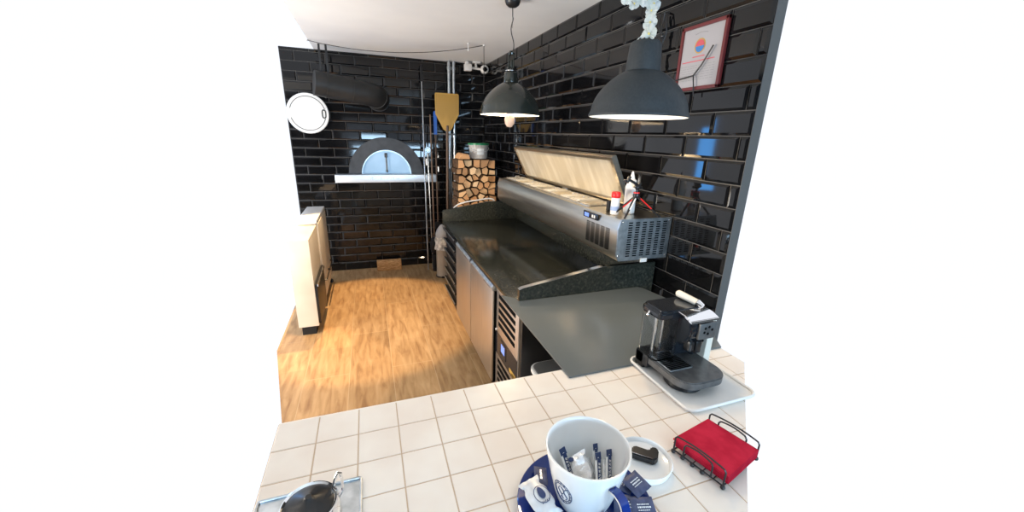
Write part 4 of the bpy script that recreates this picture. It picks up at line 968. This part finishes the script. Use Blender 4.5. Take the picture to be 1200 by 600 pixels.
# ---------------------------------------------------------------- big cup on blue plate
CUP = Vector((.395,.565,0)); PLZ = CZ
def plate():
    c = (.390,.547,PLZ)
    t = thing('blue_saucer', c, 'large cobalt blue glazed saucer under the big white cup', 'saucer')
    mb = MB(); mb.lathe([(0,.004),(.060,.004),(.075,.005),(.110,.011),(.146,.020),(.1475,.0215),(.146,.023),(.110,.015),(.075,.009),(.060,.008),(0,.008)], c, seg=72); mb.build('dish', 'blue_glaze', t)
    mb = MB(); mb.lathe([(.050,0),(.062,0),(.064,.005),(.050,.005)], c, seg=48); mb.build('foot_ring', 'porcelain', t)
plate()
def cupr(z): # outer radius of cup at height z above the saucer
    f = z/.147; return .052+(.090-.052)*(f**.72)
def cup():
    cx, cy = CUP.x, CUP.y; z0 = PLZ+.0085
    t = thing('giant_cup', (cx,cy,z0), 'oversized white porcelain cup filled with sachets on the blue saucer', 'cup')
    hs = [0,.004,.012,.03,.05,.075,.10,.125,.140,.146]
    outer = [(0,0),(.044,0)]+[(cupr(h), h) for h in hs[1:]]
    rim = [(.0895,.1475),(.0875,.1480),(.0858,.1465)]
    inner = [(cupr(h)-.0045, h) for h in reversed(hs[2:-1])]+[(.045,.009),(0,.008)]
    mb = MB(); mb.lathe(outer+rim+inner, (cx,cy,z0), seg=96); mb.build('cup_body', 'porcelain', t, sharp=60)
    # handle, blue outside, white inside
    a = math.radians(-84); d = Vector((math.cos(a), math.sin(a), 0)); C0 = Vector((cx,cy,z0)); side = Vector((-d.y, d.x, 0))
    path = [(.078,.108),(.098,.116),(.116,.112),(.126,.096),(.126,.076),(.118,.056),(.100,.040),(.070,.030)]
    P = []
    for i in range(len(path)-1):
        for k in range(5):
            f = k/5; P.append((path[i][0]*(1-f)+path[i+1][0]*f, path[i][1]*(1-f)+path[i+1][1]*f))
    P.append(path[-1])
    for _ in range(3): P = [P[0]]+[((P[i-1][0]+2*P[i][0]+P[i+1][0])/4, (P[i-1][1]+2*P[i][1]+P[i+1][1])/4) for i in range(1, len(P)-1)]+[P[-1]]
    def ribbon(off, th, wd, m, nm):
        tb = bmesh.new(); rows = []
        for i, (r, z) in enumerate(P):
            pr, nx = P[max(i-1, 0)], P[min(i+1, len(P)-1)]; tx, tz = nx[0]-pr[0], nx[1]-pr[1]; L = math.hypot(tx, tz); nxv, nzv = -tz/L, tx/L   # outward normal
            if nxv*(r-.09)+nzv*(z-.075) < 0: nxv, nzv = -nxv, -nzv
            row = []
            for (s_, o_) in ((-wd,off),(-wd,off+th),(wd,off+th),(wd,off)):
                row.append(tb.verts.new(C0+d*(r+nxv*o_)+side*s_+Vector((0,0,z+nzv*o_))))
            rows.append(row)
        for A, B_ in zip(rows, rows[1:]):
            for k in range(4): tb.faces.new((A[k],A[(k+1)%4],B_[(k+1)%4],B_[k]))
        tb.faces.new(rows[0]); tb.faces.new(list(reversed(rows[-1])))
        bmesh.ops.recalc_face_normals(tb, faces=tb.faces)
        m_ = MB(); m_.merge(tb); return m_.build(nm, m, t)
    ribbon(-.003, .005, .0085, 'porcelain', 'handle'); ribbon(.002, .0025, .0088, 'blue_glaze', 'handle_glaze')
    # printed oval emblem on the outside
    def on(ang, z): r = cupr(z)+.0004; return (cx+r*math.cos(ang), cy+r*math.sin(ang), z0+z)
    ac = math.radians(-158); zc = .072
    mb = MB()
    for (ra, rz) in ((.30,.030),(.24,.024)): mb.tube([on(ac+ra*math.cos(2*PI*i/40), zc+rz*math.sin(2*PI*i/40)) for i in range(41)], .0008, seg=5, cap=False)
    for k in range(16):
        b = 2*PI*k/16; mb.tube([on(ac+.245*math.cos(b), zc+.0245*math.sin(b)), on(ac+.29*math.cos(b+.1), zc+.029*math.sin(b+.1))], .0007, seg=4)
    for (dx, s_) in ((-.08,1),(.02,-1),(.10,1)): mb.tube([on(ac+dx+.05*math.sin(i*.7)*s_, zc-.017+.034*i/10) for i in range(11)], .001, seg=5)
    mb.build('printed_emblem', 'ink_blue', t)
cup()
def lid_dish():
    c = (.593,.610,CZ)
    t = thing('porcelain_dish', c, 'round white porcelain lid lying on the tiles right of the big cup', 'dish')
    mb = MB(); mb.lathe([(0,0),(.062,0),(.066,.003),(.0695,.017),(.0700,.020),(.0680,.0215),(.0655,.019),(.062,.012),(.05,.009),(0,.008)], c, seg=72); mb.build('dish', 'porcelain', t)
    # black plug adaptor
    t = thing('black_plug_adaptor', (.585,.615,CZ+.0095), 'black plug adaptor lying in the white porcelain dish', 'plug')
    R = rotz(math.radians(-40)); o = Vector((.603,.618,CZ+.0095)); K = 1.12
    mb = MB()
    poly = [(-.028,-.013),(.020,-.015),(.028,-.008),(.030,.012),(.024,.018),(.013,.017),(.010,.007),(-.020,.009),(-.028,.005)]
    mb.prism([tuple(R @ Vector((x*K,y*K*1.25,0))+o) for x, y in poly], (0,0,.019), bev=.003); mb.build('housing', 'black_plastic', t)
    mb = MB(); mb.tube([tuple(R @ Vector(p)+o) for p in ((-.032,-.016,.0195),(.018,-.020,.0195))], .0012, seg=6); mb.build('seam', 'steel_pol', t)
    for y in (-.008, .003):
        mb = MB(); mb.tube([tuple(R @ Vector(p)+o) for p in ((-.036,y,.012),(-.056,y,.014))], .0022, seg=8); mb.build('pin', 'black_plastic', t)
lid_dish()
# stick sachets in the cup
def sticks():
    z0 = PLZ+.0175
    data = [((.380,.560),(.362,.618),.092,'dark blue sugar stick at the left inside the big cup', .009),
            ((.415,.528),(.432,.580),.094,'dark blue topped sugar stick in the middle of the big cup', .0095),
            ((.425,.560),(.443,.608),.090,'sugar stick leaning behind the middle one inside the big cup', .008),
            ((.438,.530),(.461,.580),.094,'dark blue sugar stick at the right inside the big cup', .0095),
            ((.428,.530),(.448,.572),.080,'silver sugar stick between the two right blue sticks in the big cup', .008)]
    for i, (a, b, h_, lb, wd) in enumerate(data):
        A = Vector((a[0],a[1],z0+.004)); B = Vector((b[0],b[1],z0+h_)); u = (B-A).normalized()
        t = thing('sugar_stick', A, lb, 'sachet', 'sugar sticks standing in the big cup')
        s_ = u.cross(Vector((.35,-.9,.3))).normalized(); n = s_.cross(u).normalized()
        if n.y > 0: n = -n
        def pt(f, w_, d_): return A+(B-A)*f+s_*w_+n*d_
        tb = bmesh.new(); rows = []
        N = 12
        for k in range(N+1):
            f = k/N; th = .0032*min(1, 6*f, 6*(1-f))+.0004
            rows.append([tb.verts.new(pt(f, wd*math.cos(q), th*math.sin(q))) for q in [2*PI*j/12 for j in range(12)]])
        for R0, R1 in zip(rows, rows[1:]):
            for j in range(12): tb.faces.new((R0[j],R0[(j+1)%12],R1[(j+1)%12],R1[j]))
        tb.faces.new(rows[0]); tb.faces.new(list(reversed(rows[-1])))
        bmesh.ops.recalc_face_normals(tb, faces=tb.faces)
        body = MB(); body.merge(tb); bo = body.build('wrapper', 'foil' if i == 4 else 'paper_white', t)
        if i == 4: continue
        mb = MB(); mb.prism([pt(.12,-wd*.62,.0034),pt(.12,wd*.62,.0034),pt(.90,wd*.62,.0034),pt(.90,-wd*.62,.0034)], n*.0004); mb.prism([pt(.86,-wd*1.02,.0016),pt(.86,wd*1.02,.0016),pt(1.0,wd*1.02,.0008),pt(1.0,-wd*1.02,.0008)], n*.0008); mb.build('blue_band', 'ink_blue', bo)
        mb = MB(); rnd = random.Random(i)
        for k in range(9):
            f = .2+k*.07; pts = [pt(f+.045*q/5, wd*.42*math.sin(q*2.1+k), .0042) for q in range(6)]; mb.tube(pts, .0008, seg=4)
        mb.build('lettering', 'print_white', bo)
sticks()
def pillow(mb, c, w_, h_, th, R, m=None, pinch=0, nx=14, ny=18):
    """a sealed pack: pillow centre, flat crimped ends, optional waist"""
    tb = bmesh.new(); g = {}
    for side in (1, -1):
        for i in range(nx+1):
            for j in range(ny+1):
                u, v = i/nx*2-1, j/ny*2-1
                edge = abs(u) > .999 or abs(v) > .999
                if side < 0 and edge: g[(side,i,j)] = g[(1,i,j)]; continue
                b = max(0, 1-abs(v)**4)*max(0, 1-u*u)
                wv = w_*(1-pinch*(math.exp(-((abs(v)-.62)/.16)**2)))
                if abs(v) > .80: b *= .15
                p = Vector((u*wv, v*h_, side*th*b**.6+(.0012*math.sin(u*9) if abs(v) > .8 else 0)))
                g[(side,i,j)] = tb.verts.new(R @ p + Vector(c))
    for side in (1, -1):
        for i in range(nx):
            for j in range(ny):
                f = [g[(side,i,j)],g[(side,i+1,j)],g[(side,i+1,j+1)],g[(side,i,j+1)]]
                if side < 0: f.reverse()
                try: tb.faces.new(f)
                except ValueError: pass
    mb.merge(tb, m)
def packs():
    # foil sweet standing in the cup
    t = thing('foil_sweet', (.385,.56,PLZ+.02), 'silver foil wrapped sweet lying among the sticks inside the big cup', 'sweet')
    R = Matrix.Rotation(math.radians(52), 3, 'X') @ Matrix.Rotation(.25, 3, 'Z')
    mb = MB(); pillow(mb, (.398,.578,PLZ+.078), .025, .034, .012, R, pinch=.3); b = mb.build('wrapper', 'foil', t)
    mb = MB(); q = R @ Vector((-.018,.030,.003)); mb.sphere(Vector((.398,.578,PLZ+.078))+q, .007, seg=10, sc=(1,.8,.6)); mb.build('blue_corner', 'ink_blue', b)
    # wrapped biscuit on the saucer, left
    c = Vector((.294,.574,PLZ+.036)); R = rotz(math.radians(14)) @ Matrix.Rotation(math.radians(10), 3, 'X')
    t = thing('wrapped_biscuit', (c.x,c.y,PLZ+.02), 'silver wrapped biscuit with a dark leaf emblem on the left of the blue saucer', 'biscuit')
    mb = MB(); pillow(mb, c, .027, .046, .009, R, pinch=.26); b = mb.build('wrapper', 'wrapper_silver', t)
    mb = MB()
    def q(u, v, d=.0105): return tuple(R @ Vector((u,v,d))+c)
    mb.prism([q(.004+.0075*math.cos(a)*(1-.2*math.sin(a)), .004+.013*math.sin(a)) for a in [2*PI*i/20 for i in range(20)]], R @ Vector((0,0,.0008)))
    mb.tube([q(.004+.017*math.cos(2*PI*i/30), .001+.019*math.sin(2*PI*i/30), .0098) for i in range(31)], .0007, seg=4, cap=False)
    for k in range(5): mb.tube([q(-.006+.004*k, -.016-.001*abs(k-2), .0098), q(-.004+.004*k, -.013, .0098)], .0007, seg=4)
    mb.build('emblem', 'ink_blue', b)
    # navy sachets on the right of the saucer
    for i, (x, y, z, a, tx, lb) in enumerate(((.508,.530,.048,38,.18,'navy square sachet, topmost of those on the right of the blue saucer'), (.488,.550,.040,60,.1,'navy sachet half hidden between the big cup and the topmost navy sachet'), (.492,.482,.036,4,.3,'navy sachet at the near right of the blue saucer'), (.462,.502,.034,-10,.2,'dark sachet under the cup handle on the blue saucer'))):
        c = Vector((x,y,PLZ+z)); R = rotz(math.radians(a-20)) @ Matrix.Rotation(tx, 3, 'X')
        t = thing('sweetener_sachet', c, lb, 'sachet', 'navy sachets on the blue saucer')
        mb = MB(); pillow(mb, c, .025, .023, .003, R, nx=10, ny=10); b = mb.build('wrapper', 'navy', t)
        mb = MB(); rnd = random.Random(i+20)
        for (v, hh) in ((.006,.0016),(.0,.0022),(-.005,.0012)):
            u = -.013
            while u < .012:
                l = rnd.uniform(.0015,.004); mb.prism([tuple(R @ Vector(p)+c) for p in ((u,v,.0034),(u+l,v,.0034),(u+l,v+hh*1.4,.0034),(u,v+hh*1.4,.0034))], R @ Vector((0,0,.0003))); u += l+.0012
        mb.build('print', 'print_white', b)
    for i, (x, y, a, lb) in enumerate(((.322,.632,70,'dark sachet behind the big cup at the top left of the blue saucer'), (.283,.480,-12,'dark blue sachet below the wrapped biscuit on the blue saucer'))):
        c = Vector((x,y,PLZ+.030)); R = rotz(math.radians(a)) @ Matrix.Rotation(.15, 3, 'X')
        t = thing('sweetener_sachet', c, lb, 'sachet', 'navy sachets on the blue saucer')
        mb = MB(); pillow(mb, c, .024, .015, .004, R, nx=10, ny=10); b = mb.build('wrapper', 'navy', t)
        mb = MB(); mb.prism([tuple(R @ Vector(p)+c) for p in ((-.014,-.002,.0045),(.012,-.002,.0045),(.012,.003,.0045),(-.014,.003,.0045))], R @ Vector((0,0,.0004))); mb.build('print', 'foil', b)
packs()

# ---------------------------------------------------------------- napkins in wire holder
def napkins():
    t = thing('wire_napkin_holder', (.76,.60,CZ), 'black wire napkin holder with small feet on the tiles at the right edge', 'napkin holder')
    u = Vector((.02,-.20,0)).normalized()   # along the visible side
    u = Vector((.245,-.97,0)).normalized(); v = Vector((.97,.245,0)).normalized(); o = Vector((.693,.614,CZ))
    def p(a, b, z): w_ = o+u*a+v*b; return (w_.x, w_.y, CZ+z)
    mb = MB()
    mb.tube([p(0,0,.010),p(.13,0,.010),p(.13,.16,.010),p(0,.16,.010),p(0,0,.010)], .0022, seg=8)
    for a in (.0265,.053,.0795,.106): mb.tube([p(a,0,.010),p(a,.16,.010)], .0016, seg=6)
    mb.build('base_frame', 'wire_black', t)
    for b in (0,.16):
        for (a0, a1, h_) in ((0,.13,.054),(.0265,.10,.047)):
            pts = [p(a0,b,.010),p(a0,b,h_-.006),p(a0+.004,b,h_)]+[p(a0+(a1-a0)*k/10,b,h_+.006*math.sin(PI*k/10)) for k in range(1, 10)]+[p(a1-.004,b,h_),p(a1,b,h_-.006),p(a1,b,.010)]
            mb = MB(); mb.tube(pts, .0022, seg=8); mb.build('side_loop', 'wire_black', t)
    for (a, b) in ((0,0),(.0265,0),(.053,0),(.0795,0),(.13,0),(0,.16),(.13,.16)):
        q = p(a,b,.006); mb = MB(); mb.sphere((q[0],q[1],CZ+.0062), .006, seg=12); mb.build('foot', 'wire_black', t)
    t = thing('red_napkins', (.80,.56,CZ+.013), 'stack of red paper napkins in the black wire holder', 'napkins')
    for i in range(4):
        e = .002*i; z = .013+i*.0065; rnd = random.Random(i)
        poly = [p(-.006-e*.3+rnd.uniform(-.003,.003), .010-e, z), p(.136,.010-e,z), p(.134,.156,z), p(-.002+rnd.uniform(-.004,.004),.156,z)]
        mb = MB(); mb.prism(poly, (0,0,.0052), bev=.0015); mb.build('napkin', 'red', t)
napkins()

# ---------------------------------------------------------------- steel pot on steel tray
def pot():
    t = thing('steel_tray', (-.17,.69,CZ), 'small stainless tray under the steel pot at the lower left of the tiled counter', 'tray')
    mb = MB(); mb.prism(rrect(-.278,.600,-.067,.780,.006,CZ+.0005), (0,0,.005), bev=.0015); mb.build('tray_base', 'steel_gal', t)
    rim = rrect(-.276,.602,-.069,.778,.006,CZ+.008); mb = MB(); mb.tube(rim+[rim[0]], .003, seg=8, cap=False); mb.build('tray_rim', 'steel_gal', t)
    c = (-.158,.675,CZ+.006)
    t = thing('steel_pot', c, 'polished steel pot with black lid at the lower left corner of the picture', 'pot')
    mb = MB(); mb.lathe([(0,0),(.050,0),(.054,.004),(.056,.03),(.054,.058),(.050,.066),(.052,.069),(.0525,.071),(.050,.072),(.046,.068),(0,.068)], c, seg=56); mb.build('pot_body', 'chrome', t)
    mb = MB(); mb.lathe([(0,.020),(.006,.020),(.012,.014),(.03,.010),(.0455,.002),(.0455,0),(0,0)], (c[0],c[1],c[2]+.068), seg=40); mb.build('lid', 'black_plastic', t)
    a = math.radians(35); d = Vector((math.cos(a), math.sin(a), 0)); C0 = Vector(c)
    pts = [C0+d*r+Vector((0,0,z)) for r, z in ((.050,.068),(.056,.086),(.062,.094),(.068,.088),(.070,.07),(.068,.045),(.055,.03))]
    mb = MB(); mb.tube(pts, .0032, seg=10); mb.build('handle', 'chrome', t)
pot()
